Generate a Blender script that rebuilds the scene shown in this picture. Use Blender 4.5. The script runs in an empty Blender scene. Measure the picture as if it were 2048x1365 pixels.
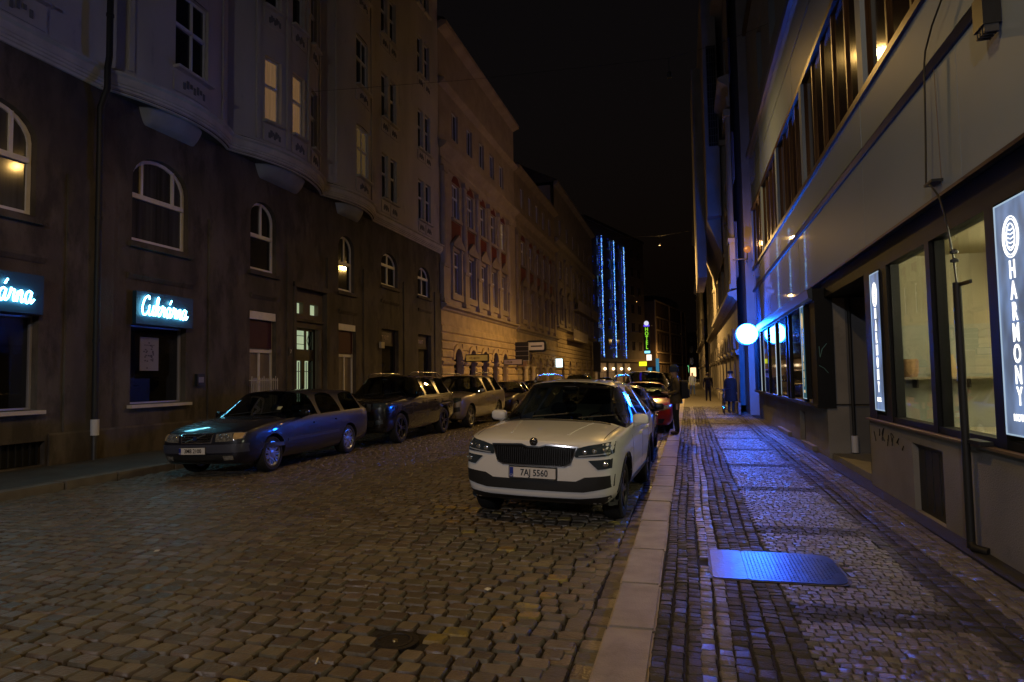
import bpy, bmesh, math, random
from mathutils import Vector, Matrix
from mathutils.bvhtree import BVHTree
R = math.radians
random.seed(11)
SC = bpy.context.scene
COL = SC.collection

# ------------------------------------------------------------------ camera
CAM_H = 1.68
F_PX, YAW, PITCH, ROLL = 1300.0, R(15.08), R(3.19), 0.017
def _basis():
    fwd = Vector((-math.sin(YAW)*math.cos(PITCH), math.cos(YAW)*math.cos(PITCH), math.sin(PITCH)))
    r0 = Vector((math.cos(YAW), math.sin(YAW), 0)); u0 = r0.cross(fwd)
    c, s = math.cos(ROLL), math.sin(ROLL)
    return c*r0 - s*u0, s*r0 + c*u0, fwd
CR, CU, CF = _basis()
cam = bpy.data.cameras.new('camera'); cam.sensor_width = 36; cam.lens = F_PX/2048*36
cam.clip_start = 0.05; cam.clip_end = 2000
camo = bpy.data.objects.new('camera', cam); COL.objects.link(camo)
camo.matrix_world = Matrix(((CR.x, CU.x, -CF.x, 0), (CR.y, CU.y, -CF.y, 0), (CR.z, CU.z, -CF.z, CAM_H), (0, 0, 0, 1)))
SC.camera = camo
def pix(p):
    v = Vector(p) - Vector((0, 0, CAM_H)); d = v.dot(CF)
    if d <= .1: return None
    return 1024 + F_PX*v.dot(CR)/d, 682.5 - F_PX*v.dot(CU)/d, d

# ------------------------------------------------------------------ night sky
W = bpy.data.worlds.new('World'); SC.world = W; W.use_nodes = True
nt = W.node_tree; bg = nt.nodes['Background']
sky = nt.nodes.new('ShaderNodeTexSky'); sky.sky_type = 'NISHITA'; sky.sun_disc = False
sky.sun_elevation = R(-3.5); sky.sun_rotation = R(200)
glow = nt.nodes.new('ShaderNodeMix'); glow.data_type = 'RGBA'; glow.blend_type = 'ADD'
glow.inputs['Factor'].default_value = 1
nt.links.new(sky.outputs['Color'], glow.inputs['A']); glow.inputs['B'].default_value = (.032, .019, .014, 1)   # city sky glow
nt.links.new(glow.outputs['Result'], bg.inputs['Color']); bg.inputs['Strength'].default_value = 0.05
SC.view_settings.view_transform = 'Standard'; SC.view_settings.look = 'None'
SC.view_settings.exposure = 0.0; SC.view_settings.gamma = 1.0
SC.render.engine = 'CYCLES'
SC.cycles.use_denoising = True
SC.cycles.max_bounces = 6; SC.cycles.diffuse_bounces = 2; SC.cycles.glossy_bounces = 3
SC.cycles.transparent_max_bounces = 8; SC.cycles.transmission_bounces = 4
SC.cycles.caustics_reflective = False; SC.cycles.caustics_refractive = False
SC.cycles.sample_clamp_indirect = 4.0

# ------------------------------------------------------------------ materials
MATS = {}
def M(name, col, rough=.6, metal=0, spec=.5, coat=0, croug=.03, emit=None, es=0, nv=0, ns=3.0, bump=0, bs=60, stretch=None, dirt=None, rnd=0, alpha=None):
    if name in MATS: return MATS[name]
    m = bpy.data.materials.new(name); m.use_nodes = True
    t = m.node_tree; n = t.nodes; l = t.links; b = n['Principled BSDF']
    c4 = tuple(col) + (1,)
    b.inputs['Base Color'].default_value = c4; b.inputs['Roughness'].default_value = rough
    b.inputs['Metallic'].default_value = metal; b.inputs['Specular IOR Level'].default_value = spec
    b.inputs['Coat Weight'].default_value = coat; b.inputs['Coat Roughness'].default_value = croug
    if emit is not None:
        b.inputs['Emission Color'].default_value = tuple(emit) + (1,); b.inputs['Emission Strength'].default_value = es
    src = None
    if nv or bump or dirt or rnd:
        geo = n.new('ShaderNodeNewGeometry')
        mp = n.new('ShaderNodeMapping'); l.new(geo.outputs['Position'], mp.inputs['Vector'])
        if stretch: mp.inputs['Scale'].default_value = stretch
        def mixmul(fac, a, bcol):
            x = n.new('ShaderNodeMix'); x.data_type = 'RGBA'; x.blend_type = 'MIX'
            l.new(fac, x.inputs['Factor'])
            if isinstance(a, tuple): x.inputs['A'].default_value = a
            else: l.new(a, x.inputs['A'])
            x.inputs['B'].default_value = bcol
            return x.outputs['Result']
        cur = c4
        if nv:
            no = n.new('ShaderNodeTexNoise'); no.inputs['Scale'].default_value = ns; no.inputs['Detail'].default_value = 6
            l.new(mp.outputs['Vector'], no.inputs['Vector'])
            rp = n.new('ShaderNodeValToRGB'); rp.color_ramp.elements[0].position = .34; rp.color_ramp.elements[1].position = .68
            l.new(no.outputs['Fac'], rp.inputs['Fac'])
            cur = mixmul(rp.outputs['Color'], cur, tuple(min(1, c*(1-nv)) for c in col) + (1,))
        if dirt:
            no2 = n.new('ShaderNodeTexNoise'); no2.inputs['Scale'].default_value = dirt[1]; no2.inputs['Detail'].default_value = 8; no2.inputs['Roughness'].default_value = .65
            l.new(mp.outputs['Vector'], no2.inputs['Vector'])
            rp2 = n.new('ShaderNodeValToRGB'); rp2.color_ramp.elements[0].position = dirt[2]; rp2.color_ramp.elements[1].position = dirt[2]+.16
            l.new(no2.outputs['Fac'], rp2.inputs['Fac'])
            cur = mixmul(rp2.outputs['Color'], cur, tuple(dirt[0]) + (1,))
        if rnd:
            oi = n.new('ShaderNodeObjectInfo'); ad = n.new('ShaderNodeMath'); ad.operation = 'ADD'
            l.new(geo.outputs['Random Per Island'], ad.inputs[0]); l.new(oi.outputs['Random'], ad.inputs[1])
            fr = n.new('ShaderNodeMath'); fr.operation = 'FRACT'; l.new(ad.outputs[0], fr.inputs[0])
            mr = n.new('ShaderNodeMapRange'); mr.inputs['To Min'].default_value = 1-rnd; mr.inputs['To Max'].default_value = 1+rnd
            l.new(fr.outputs[0], mr.inputs['Value'])
            hs = n.new('ShaderNodeHueSaturation')
            l.new(mr.outputs['Result'], hs.inputs['Value'])
            m2 = n.new('ShaderNodeMath'); m2.operation = 'MULTIPLY_ADD'; m2.inputs[1].default_value = 7.31; m2.inputs[2].default_value = .11
            l.new(fr.outputs[0], m2.inputs[0]); f2 = n.new('ShaderNodeMath'); f2.operation = 'FRACT'; l.new(m2.outputs[0], f2.inputs[0])
            mr2 = n.new('ShaderNodeMapRange'); mr2.inputs['To Min'].default_value = .475; mr2.inputs['To Max'].default_value = .52
            l.new(f2.outputs[0], mr2.inputs['Value']); l.new(mr2.outputs['Result'], hs.inputs['Hue'])
            mr3 = n.new('ShaderNodeMapRange'); mr3.inputs['To Min'].default_value = max(.05, rough-.16); mr3.inputs['To Max'].default_value = min(1, rough+.12)
            l.new(f2.outputs[0], mr3.inputs['Value']); l.new(mr3.outputs['Result'], b.inputs['Roughness'])
            if isinstance(cur, tuple): hs.inputs['Color'].default_value = cur
            else: l.new(cur, hs.inputs['Color'])
            cur = hs.outputs['Color']
        if not isinstance(cur, tuple): l.new(cur, b.inputs['Base Color'])
        if bump:
            nb = n.new('ShaderNodeTexNoise'); nb.inputs['Scale'].default_value = bs; nb.inputs['Detail'].default_value = 5
            l.new(geo.outputs['Position'], nb.inputs['Vector'])
            bp = n.new('ShaderNodeBump'); bp.inputs['Strength'].default_value = bump; bp.inputs['Distance'].default_value = .02
            l.new(nb.outputs['Fac'], bp.inputs['Height']); l.new(bp.outputs['Normal'], b.inputs['Normal'])
    MATS[name] = m
    return m
def glass(name, tint, rough=.01, ior=1.5):
    m = bpy.data.materials.new(name); m.use_nodes = True
    t = m.node_tree; n = t.nodes; l = t.links
    for x in list(n):
        if x.type == 'BSDF_PRINCIPLED': n.remove(x)
    tr = n.new('ShaderNodeBsdfTransparent'); tr.inputs[0].default_value = tuple(tint) + (1,)
    gl = n.new('ShaderNodeBsdfGlossy'); gl.inputs['Roughness'].default_value = rough
    fr = n.new('ShaderNodeFresnel'); ge = n.new('ShaderNodeNewGeometry'); ma = n.new('ShaderNodeMath'); ma.operation = 'MULTIPLY_ADD'
    ma.inputs[1].default_value = 1/ior-ior; ma.inputs[2].default_value = ior; l.new(ge.outputs['Backfacing'], ma.inputs[0]); l.new(ma.outputs[0], fr.inputs['IOR'])
    mx = n.new('ShaderNodeMixShader')
    l.new(fr.outputs[0], mx.inputs[0]); l.new(tr.outputs[0], mx.inputs[1]); l.new(gl.outputs[0], mx.inputs[2])
    l.new(mx.outputs[0], n['Material Output'].inputs['Surface'])
    return m
def E(name, col, st): return M(name, (0, 0, 0), .5, emit=col, es=st)

# ------------------------------------------------------------------ mesh collector
class MB:
    def __init__(s): s.v = []; s.f = []; s.mi = []; s.cm = 0
    def add(s, vs, fs):
        o = len(s.v); s.v += [tuple(x) for x in vs]; s.f += [tuple(i+o for i in f) for f in fs]; s.mi += [s.cm]*len(fs); return s
    def hexa(s, p):   # 8 points: bottom 0-3, top 4-7
        return s.add(p, [(3, 2, 1, 0), (4, 5, 6, 7), (0, 1, 5, 4), (1, 2, 6, 5), (2, 3, 7, 6), (3, 0, 4, 7)])
    def box(s, a, b):
        (x0, y0, z0), (x1, y1, z1) = a, b
        return s.hexa([(x0, y0, z0), (x1, y0, z0), (x1, y1, z0), (x0, y1, z0), (x0, y0, z1), (x1, y0, z1), (x1, y1, z1), (x0, y1, z1)])
    def cbox(s, c, d): return s.box([c[i]-d[i]/2 for i in range(3)], [c[i]+d[i]/2 for i in range(3)])
    def quad(s, *p): return s.add(p, [tuple(range(len(p)))])
    def tube(s, pts, r, n=8, cap=True):
        pts = [Vector(p) for p in pts]; rs = r if isinstance(r, (list, tuple)) else [r]*len(pts)
        vs = []; fs = []; up = None
        for i, p in enumerate(pts):
            t = (pts[min(i+1, len(pts)-1)] - pts[max(i-1, 0)]).normalized()
            if up is None: up = t.orthogonal().normalized()
            a = (up - t*up.dot(t))
            a = a.normalized() if a.length > 1e-6 else t.orthogonal().normalized()
            up = a; b = t.cross(a)
            for k in range(n):
                an = 2*math.pi*k/n; vs.append(p + (a*math.cos(an) + b*math.sin(an))*rs[i])
        for i in range(len(pts)-1):
            for k in range(n): fs.append((i*n+k, i*n+(k+1) % n, (i+1)*n+(k+1) % n, (i+1)*n+k))
        if cap: fs.append(tuple(reversed(range(n)))); fs.append(tuple(range((len(pts)-1)*n, len(pts)*n)))
        return s.add(vs, fs)
    def lathe(s, prof, c=(0, 0, 0), axis='z', n=24, closed=False):
        vs = []; fs = []; m = len(prof)
        for k in range(n):
            a = 2*math.pi*k/n; ca, sa = math.cos(a), math.sin(a)
            for (r, h) in prof:
                p = {'z': (r*ca, r*sa, h), 'y': (r*ca, h, r*sa), 'x': (h, r*ca, r*sa)}[axis]
                vs.append((p[0]+c[0], p[1]+c[1], p[2]+c[2]))
        for k in range(n):
            k2 = (k+1) % n
            for i in range(m-1 if not closed else m):
                j = (i+1) % m; fs.append((k*m+i, k2*m+i, k2*m+j, k*m+j))
        return s.add(vs, fs)
    def sphere(s, c, r, n=14, m=8):
        rr = r if isinstance(r, (tuple, list)) else (r, r, r)
        pr = [(math.sin(math.pi*i/m), -math.cos(math.pi*i/m)) for i in range(m+1)]
        o = len(s.v); s.lathe(pr, n=n)
        for i in range(o, len(s.v)):
            v = s.v[i]; s.v[i] = (c[0]+v[0]*rr[0], c[1]+v[1]*rr[1], c[2]+v[2]*rr[2])
        return s
    def prism(s, poly, fn0, fn1):   # extrude polygon: fn maps 2d -> 3d for both ends
        n = len(poly); vs = [fn0(p) for p in poly] + [fn1(p) for p in poly]
        fs = [tuple(reversed(range(n))), tuple(range(n, 2*n))] + [(i, (i+1) % n, n+(i+1) % n, n+i) for i in range(n)]
        return s.add(vs, fs)
    def mesh(s, name, mats, smooth=None):
        me = bpy.data.meshes.new(name); me.from_pydata(s.v, [], s.f)
        for m in (mats if isinstance(mats, (list, tuple)) else [mats]): me.materials.append(m)
        if any(s.mi): me.polygons.foreach_set('material_index', s.mi)
        bm = bmesh.new(); bm.from_mesh(me); bmesh.ops.remove_doubles(bm, verts=bm.verts, dist=1e-5); bmesh.ops.recalc_face_normals(bm, faces=bm.faces); bm.to_mesh(me); bm.free()
        if smooth is not None: shade(me, smooth)
        me.update(); return me
    def build(s, name, mats, parent=None, smooth=None, loc=None, rz=0):
        return put(name, s.mesh(name, mats, smooth), parent, loc, rz)
def shade(me, deg):
    me.polygons.foreach_set('use_smooth', [True]*len(me.polygons))
    me.set_sharp_from_angle(angle=R(deg))
WM = {}
def put(name, me, parent=None, loc=None, rz=0, scale=None):
    o = bpy.data.objects.new(name, me); COL.objects.link(o)
    if parent is not None:
        o.parent = parent; o.matrix_parent_inverse = WM.get(parent.name, Matrix()).inverted()
    if loc is not None: o.location = loc
    if rz: o.rotation_euler = (0, 0, rz)
    if scale is not None: o.scale = scale
    if name: WM[o.name] = Matrix.Translation(o.location) @ Matrix.Rotation(rz, 4, 'Z')
    return o
def thing(name, label, cat, loc=(0, 0, 0), group=None):
    o = put(name, None, None, loc); o.empty_display_size = .3
    return tag(o, label, cat, group)
def tag(o, label=None, cat=None, group=None, kind=None):
    if label: o['label'] = label
    if cat: o['category'] = cat
    if group: o['group'] = group
    if kind: o['kind'] = kind
    return o
def copy_tree(o, parent=None):
    c = o.copy(); COL.objects.link(c)
    if parent is not None: c.parent = parent
    for ch in list(o.children): copy_tree(ch, c)
    return c
def text_mesh(s, size, ext=.004, width=1.0, align='CENTER', bevel=0):
    cu = bpy.data.curves.new('lettering', 'FONT'); cu.body = s; cu.size = size; cu.extrude = ext; cu.align_x = align; cu.align_y = 'CENTER'
    cu.resolution_u = 3; cu.offset = bevel
    ob = bpy.data.objects.new('lettering', cu); COL.objects.link(ob)
    dg = bpy.context.evaluated_depsgraph_get(); me = bpy.data.meshes.new_from_object(ob.evaluated_get(dg))
    bpy.data.objects.remove(ob); bpy.data.curves.remove(cu)
    for v in me.vertices: v.co.x *= width
    return me
def text(s, size, mat, name, parent, loc, rot, ext=.004, width=1.0, bevel=0):
    me = text_mesh(s, size, ext, width, bevel=bevel); me.materials.clear(); me.materials.append(mat)
    o = put(name, me, parent, loc); o.rotation_euler = rot; return o
def lamp(name, kind, loc, energy, col, parent=None, radius=.1, spot=None, rot=(0, 0, 0), blend=.6):
    l = bpy.data.lights.new(name, kind); l.energy = energy; l.color = col
    if kind in ('POINT', 'SPOT'): l.shadow_soft_size = radius
    if kind == 'SPOT': l.spot_size = spot; l.spot_blend = blend
    o = bpy.data.objects.new(name, l); COL.objects.link(o)
    if parent is not None: o.parent = parent; o.matrix_parent_inverse = WM.get(parent.name, Matrix()).inverted()
    o.location = loc; o.rotation_euler = rot; return o

# ------------------------------------------------------------------ palette
stucco_brown = M('stucco_brown', (.115, .096, .078), .85, nv=.5, ns=1.3, bump=.5, bs=70, stretch=(1, 1, .4), dirt=((.045, .037, .031), 2.2, .47))
stucco_lilac = M('stucco_lilac', (.60, .535, .465), .8, nv=.25, ns=.7, bump=.2, bs=60, stretch=(1, 1, .35), dirt=((.2, .19, .19), 1.3, .6))
trim_lilac = M('trim_lilac', (.62, .56, .49), .75, nv=.25, ns=2, bump=.15, bs=50)
white_frame = M('white_frame', (.72, .70, .69), .45, nv=.12, ns=6)
dark_pane = M('dark_pane', (.018, .02, .022), .06, spec=.6, nv=.3, ns=.8)
stucco_pink = M('stucco_pink', (.45, .355, .26), .85, nv=.22, ns=1.2, bump=.25, bs=40, dirt=((.3, .22, .17), 1.8, .6))
stone_tan = M('stone_tan', (.55, .40, .22), .85, nv=.3, ns=1.6, bump=.4, bs=30, dirt=((.28, .2, .13), 2.2, .58))
stucco_ochre = M('stucco_ochre', (.30, .23, .15), .85, nv=.25, ns=1.1, bump=.25, bs=40)
stone_brown = M('stone_brown', (.33, .25, .15), .85, nv=.3, ns=1.6, bump=.4, bs=30)
stucco_grey = M('stucco_grey', (.27, .23, .19), .85, nv=.25, ns=1.0, bump=.25, bs=40)
oxblood = M('oxblood', (.17, .022, .016), .7, nv=.25, ns=2)
dark_roof = M('dark_roof', (.05, .038, .034), .7, nv=.3, ns=2)
black_metal = M('black_metal', (.012, .012, .013), .45, nv=.2, ns=4)
dark_void = M('dark_void', (.006, .006, .007), .9)
zinc = M('zinc', (.10, .10, .105), .5, metal=.6, nv=.3, ns=3)
black_pipe = M('black_pipe', (.012, .012, .013), .6, nv=.3, ns=3)
chrome = M('chrome', (.75, .75, .77), .12, metal=1)
# ================================================================== ground
KL, KR, KRI = -9.75, -.55, -.247          # left kerb face, right kerb face, right kerb inner edge
XL, XR = -12.1, 2.45                       # facade planes
def ZR(x): return .085 - .004*(x+5.15)**2
cobble_m = M('cobble', (.155, .127, .09), .48, nv=.3, ns=9, bump=.4, bs=45, rnd=.34)
cobble_paint = M('cobble_painted', (.30, .215, .06), .55, nv=.25, ns=14, bump=.5, bs=45, rnd=.3, dirt=((.13, .11, .09), 13, .47))
joint_m = M('joint_dirt', (.022, .018, .014), .95, nv=.4, ns=8, bump=.5, bs=60)
kerb_m = M('kerb_granite', (.36, .31, .26), .7, nv=.28, ns=5, bump=.35, bs=90, dirt=((.2, .17, .14), 3.5, .58))
sett_dark = M('sett_dark', (.068, .061, .053), .66, spec=.25, nv=.2, ns=11, bump=.45, bs=70, rnd=.35)
sett_light = M('sett_light', (.165, .147, .125), .52, spec=.4, nv=.2, ns=11, bump=.45, bs=70, rnd=.3)
asphalt_m = M('mastic_asphalt', (.075, .072, .07), .62, nv=.4, ns=2.2, bump=.5, bs=120, dirt=((.045, .043, .042), 1.4, .55))
paving_far = M('paving_far', (.05, .042, .034), .6, nv=.45, ns=14, bump=1, bs=22, dirt=((.03, .025, .02), 10, .5))

g = MB(); g.quad((-700, -700, -.3), (700, -700, -.3), (700, 900, -.3), (-700, 900, -.3))
tag(g.build('ground', asphalt_m), kind='structure')
YN = 34.0
road = MB(); xs = [KL + (KR-KL)*i/24 for i in range(25)]
for a, b in zip(xs, xs[1:]):
    road.quad((a, -12, ZR(a)-.028), (b, -12, ZR(b)-.028), (b, YN, ZR(b)-.028), (a, YN, ZR(a)-.028))
road = tag(road.build('road', joint_m, smooth=60), kind='structure')
fr = MB()
for a, b in zip(xs, xs[1:]):
    fr.quad((a, YN, ZR(a)-.004), (b, YN, ZR(b)-.004), (b, 320, ZR(b)-.004), (a, 320, ZR(a)-.004))
tag(fr.build('far_paving', paving_far, road, smooth=60), kind='structure')

def stone_template(rng, w, l, n=8):
    """ring points of an uneven rounded sett, unit-less metres, centred"""
    hw, hl = w/2, l/2; c = .15
    pts = [(-hw, -hl*(1-c*1.6)), (-hw*(1-c*1.3), -hl), (hw*(1-c*1.3), -hl), (hw, -hl*(1-c*1.6)), (hw, hl*(1-c*1.6)), (hw*(1-c*1.3), hl), (-hw*(1-c*1.3), hl), (-hw, hl*(1-c*1.6))]
    j = min(w, l)*.06
    pts = [(x+rng.uniform(-j, j), y+rng.uniform(-j, j)) for x, y in pts]
    tx, ty = rng.uniform(-.018, .018), rng.uniform(-.018, .018)
    dz = lambda x, y: tx*x + ty*y
    v = [(x, y, -.055) for x, y in pts] + [(x*.985, y*.985, -.013+dz(x, y)) for x, y in pts] + [(x*.9, y*.885, -.001+dz(x, y)) for x, y in pts] + [(0, 0, .002)]
    f = []
    for r in range(2):
        for k in range(8): f.append((r*8+k, r*8+(k+1) % 8, (r+1)*8+(k+1) % 8, (r+1)*8+k))
    f += [(16+k, 16+(k+1) % 8, 24) for k in range(8)]
    return v, f
def small_template(rng, w, l):
    hw, hl = w/2, l/2; j = min(w, l)*.09
    q = [(sx*hw+rng.uniform(-j, j), sy*hl+rng.uniform(-j, j)) for sx, sy in ((-1, -1), (1, -1), (1, 1), (-1, 1))]
    tx, ty = rng.uniform(-.04, .04), rng.uniform(-.04, .04)
    v = [(x, y, -.03) for x, y in q] + [(x, y, -.005+tx*x+ty*y) for x, y in q] + [(x*.89, y*.89, tx*x+ty*y) for x, y in q]
    f = [(r*4+k, r*4+(k+1) % 4, (r+1)*4+(k+1) % 4, (r+1)*4+k) for r in range(2) for k in range(4)] + [(8, 9, 10, 11)]
    return v, f
def lay(stones, tmpl, parent, one, many, npart, mats, nvar=14):
    """stones: (x,y,z,w,l,rot,mat). The npart largest in view become objects, the rest one mesh per material"""
    rng = random.Random(5)
    def area(s):
        p = pix(s[:3])
        if p is None or not (-20 < p[0] < 2068 and p[1] < 1385): return 0
        return s[3]*s[4]/p[2]**3
    order = sorted(range(len(stones)), key=lambda i: -area(stones[i])); near = set(order[:npart])
    T = [tmpl(rng, 1.0*stones[0][3], 1.0*stones[0][4]) for _ in range(nvar)]; w0, l0 = stones[0][3], stones[0][4]
    ME = {}
    joined = {k: MB() for k in range(len(mats))}
    for i, (x, y, z, w, l, rot, mi) in enumerate(stones):
        k = rng.randrange(nvar)
        if i in near:
            if (k, mi) not in ME:
                me = bpy.data.meshes.new(one); me.from_pydata(T[k][0], [], T[k][1]); me.materials.append(mats[mi]); shade(me, 50); ME[k, mi] = me
            o = put(one, ME[k, mi], parent, (x, y, z)); o.rotation_euler = (0, 0, rot); o.scale = (w/w0, l/l0, 1)
        else:
            c, s_ = math.cos(rot), math.sin(rot); sx, sy = w/w0, l/l0
            joined[mi].add([(x+(vx*sx*c-vy*sy*s_), y+(vx*sx*s_+vy*sy*c), z+vz) for vx, vy, vz in T[k][0]], T[k][1])
    for mi, mb in joined.items():
        if not mb.v: continue
        me = bpy.data.meshes.new(many); me.from_pydata(mb.v, [], mb.f); me.materials.append(mats[mi]); shade(me, 50)
        tag(put(many, me, parent), kind='stuff')

def seg_d(px, py, a, b):
    ax, ay = a; bx, by = b; t = max(0, min(1, ((px-ax)*(bx-ax)+(py-ay)*(by-ay))/((bx-ax)**2+(by-ay)**2)))
    return math.hypot(px-ax-t*(bx-ax), py-ay-t*(by-ay))
YEL = [((-3.2, 7.79), (-.75, 7.5)), ((-3.15, 7.75), (-.95, 5.2)), ((-1.0, 5.0), (-1.18, 4.46)), ((-1.18, 4.46), (-2.3, 3.25)), ((-2.3, 3.25), (-2.6, 2.6))]
rng = random.Random(3); stones = []
py_, px_ = .144, .172
yy = .5; row = 0
while yy < YN:
    x = KL + .04 + (row % 2)*.08 + rng.uniform(-.02, .02)
    while x < KR - .32:
        w = px_*rng.uniform(.8, 1.2)
        xc = x + w/2; wave = .035*math.sin(xc*1.1+row*.03) + .02*math.sin(xc*2.7)
        yc = yy + wave + rng.uniform(-.008, .008)
        d = min(seg_d(xc, yc, a, b) for a, b in YEL)
        mi = 1 if (d < .085 and rng.random() < .55 and yc < 12) else 0
        if math.hypot(xc+1.84, yc-3.85) > .17:
            stones.append((xc, yc, ZR(xc)+rng.uniform(-.003, .003), w-.019, py_-.018+rng.uniform(-.006, .004), rng.uniform(-.03, .03), mi))
        x += w
    yy += py_*rng.uniform(.97, 1.03); row += 1
for gx in (KR-.235, KR-.085):                       # gutter stones along the kerb
    yy = .5
    while yy < YN:
        l = .2*rng.uniform(.8, 1.2); stones.append((gx, yy+l/2, ZR(gx)+rng.uniform(-.004, .004)-.006, .14, l-.016, rng.uniform(-.03, .03), 0)); yy += l
lay(stones, stone_template, road, 'cobble', 'cobbles', 300, [cobble_m, cobble_paint])

# right pavement
pv = MB(); pv.quad((KRI, -12, .082), (XR+1.2, -12, .082), (XR+1.2, YN-1, .082), (KRI, YN-1, .082))
pave = tag(pv.build('pavement', joint_m), kind='structure')
fp = MB(); fp.quad((KRI, YN-1, .1), (XR+1.2, YN-1, .1), (XR+1.2, 320, .1), (KRI, 320, .1)); tag(fp.build('far_paving', paving_far, pave), kind='structure')
ws = MB(); ws.quad((2.27, -12, .098), (3.3, -12, .098), (3.3, YN-1, .098), (2.27, YN-1, .098)); tag(ws.build('asphalt_strip', M('dark_asphalt', (.03, .028, .027), .8, nv=.4, ns=3, bump=.6, bs=80), pave), kind='structure')
stones = []
def rows(x0, x1, n, mi, ln=.082):
    pw = (x1-x0)/n
    for i in range(n):
        yy = .8 + rng.random()*.05
        while yy < YN-1:
            l = ln*rng.uniform(.75, 1.3); xx = x0+pw*(i+.5)+.012*math.sin(yy*1.3+i)
            if not (math.hypot((xx-.63)/.56, (yy+l/2-5.78)/.47) < 1.0 or (abs(xx-.63) < .49 and abs(yy+l/2-5.78) < .43)):
                stones.append((xx, yy+l/2, .1+rng.uniform(-.004, .003), pw-.009, l-.007, rng.uniform(-.03, .03), mi))
            yy += l
rows(-.24, .03, 3, 0); rows(.03, .21, 2, 1); rows(.21, .61, 4, 0); rows(1.6, 1.92, 3, 0); rows(1.92, 2.26, 4, 1)
ms = .068; yy = .8; k = 0
while yy < YN-1:
    dark = abs(((yy-4.72+1.2) % 2.42) - 1.2) < .17
    x = .615 + (k % 2)*.03
    while x < 1.585:
        w = ms*rng.uniform(.8, 1.3); xx = x+w/2
        if not (math.hypot((xx-.63)/.56, (yy-5.78)/.47) < 1.0 or (abs(xx-.63) < .49 and abs(yy-5.78) < .43)):
            stones.append((xx, yy+rng.uniform(-.006, .006), .1+rng.uniform(-.004, .003), w-.007, ms-.007, rng.uniform(-.1, .1), 0 if dark else 1))
        x += w
    yy += ms; k += 1
lay(stones, small_template, pave, 'sett', 'setts', 300, [sett_dark, sett_light])

# kerbs
def bevel_box_mesh(name, sx, sy, sz, b, mat):
    bm = bmesh.new(); bmesh.ops.create_cube(bm, size=1)
    for v in bm.verts: v.co = Vector((v.co.x*sx, v.co.y*sy, v.co.z*sz))
    bmesh.ops.bevel(bm, geom=[e for e in bm.edges], offset=b, segments=2, affect='EDGES')
    me = bpy.data.meshes.new(name); bm.to_mesh(me); bm.free(); me.materials.append(mat); shade(me, 40); return me
kerb = MB(); kerb.box((KR+.02, -12, -.2), (KRI-.01, 250, .07)); kerb = tag(kerb.build('kerb', joint_m), kind='structure')
kme = bevel_box_mesh('kerb_stone', KRI-KR, 1.0, .3, .014, kerb_m)
yy = -6.0 + .15
while yy < 70:
    l = rng.uniform(.85, 1.2); put('kerb_stone', kme, kerb, ((KR+KRI)/2+rng.uniform(-.006, .006), yy+l/2, -.045+rng.uniform(-.005, .004)), rng.uniform(-.004, .004), (1, l-.012, 1)); yy += l
kerb2 = MB(); kerb2.box((KL-.27, -12, -.2), (KL-.02, 250, .09)); kerb2 = tag(kerb2.build('kerb', joint_m), kind='structure')
kerb_dark = M('kerb_granite_dark', (.17, .155, .14), .7, nv=.3, ns=4, bump=.35, bs=90)
kme2 = bevel_box_mesh('kerb_stone', .28, 1.0, .3, .016, kerb_dark)
yy = -2.0
while yy < 70:
    l = rng.uniform(1.0, 1.4); put('kerb_stone', kme2, kerb2, (KL-.14+rng.uniform(-.005, .005), yy+l/2, -.03+rng.uniform(-.004, .004)), rng.uniform(-.003, .003), (1, l-.012, 1)); yy += l
lp = MB(); lp.quad((XL-1.2, -12, .118), (KL-.275, -12, .118), (KL-.275, 320, .118), (XL-1.2, 320, .118))
tag(lp.build('pavement', asphalt_m), kind='structure')

# steel access cover in the pavement, round valve cover in the road
iron = M('cast_iron', (.035, .028, .024), .5, metal=.4, nv=.4, ns=20, bump=.4, bs=60)
steel = M('sheen_tinted_steel', (.085, .125, .27), .30, metal=.9, nv=.3, ns=7, bump=.12, bs=40, dirt=((.12, .11, .1), 6, .6))  # blue sheen reflected from the round sign is mixed into the steel colour
cv = thing('access_cover', 'wide steel access cover with rounded end set into the pavement', 'manhole cover', (.63, 5.78, .1))
def rr_poly(x0, x1, y0, y1, r, n=6, right_only=False):
    P = []
    for (cx, cy, a0) in ((x1-r, y0+r, -90), (x1-r, y1-r, 0), (x0+r, y1-r, 90), (x0+r, y0+r, 180)):
        rr = r
        if right_only and cx < (x0+x1)/2:
            rr = .04; cx = x0+rr; cy = y0+rr if cy < (y0+y1)/2 else y1-rr
        for k in range(n+1): P.append((cx+rr*math.cos(R(a0+90*k/n)), cy+rr*math.sin(R(a0+90*k/n))))
    return P
a = MB(); pl = rr_poly(.40, 1.12, 5.36, 6.20, .3); pl = [(max(x, .402), y) for x, y in rr_poly(.402, 1.12, 5.36, 6.20, .14, right_only=True)]
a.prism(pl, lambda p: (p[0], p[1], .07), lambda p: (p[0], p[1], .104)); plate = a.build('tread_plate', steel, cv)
a = MB()
for i in range(24):
    for j in range(30):
        x = .43 + i*.0285; y = 5.4 + j*.0265
        if x > .86 and (abs(y-5.78) > .40-(x-.86)**2*6): continue
        if x > 1.1: continue
        t = .9 if (i+j) % 2 else -.9; c, s_ = math.cos(t)*.011, math.sin(t)*.011
        a.add([(x-c, y-s_, .1035), (x+s_*.28, y-c*.28, .1035), (x+c, y+s_, .1035), (x-s_*.28, y+c*.28, .1035), (x, y, .1075)], [(0, 1, 4), (1, 2, 4), (2, 3, 4), (3, 0, 4)])
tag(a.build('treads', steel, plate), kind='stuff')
a = MB(); a.prism(rr_poly(.115, 1.145, 5.335, 6.225, .15, right_only=True), lambda p: (p[0], p[1], .06), lambda p: (p[0], p[1], .0995)); a.build('frame', iron, cv)
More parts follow.
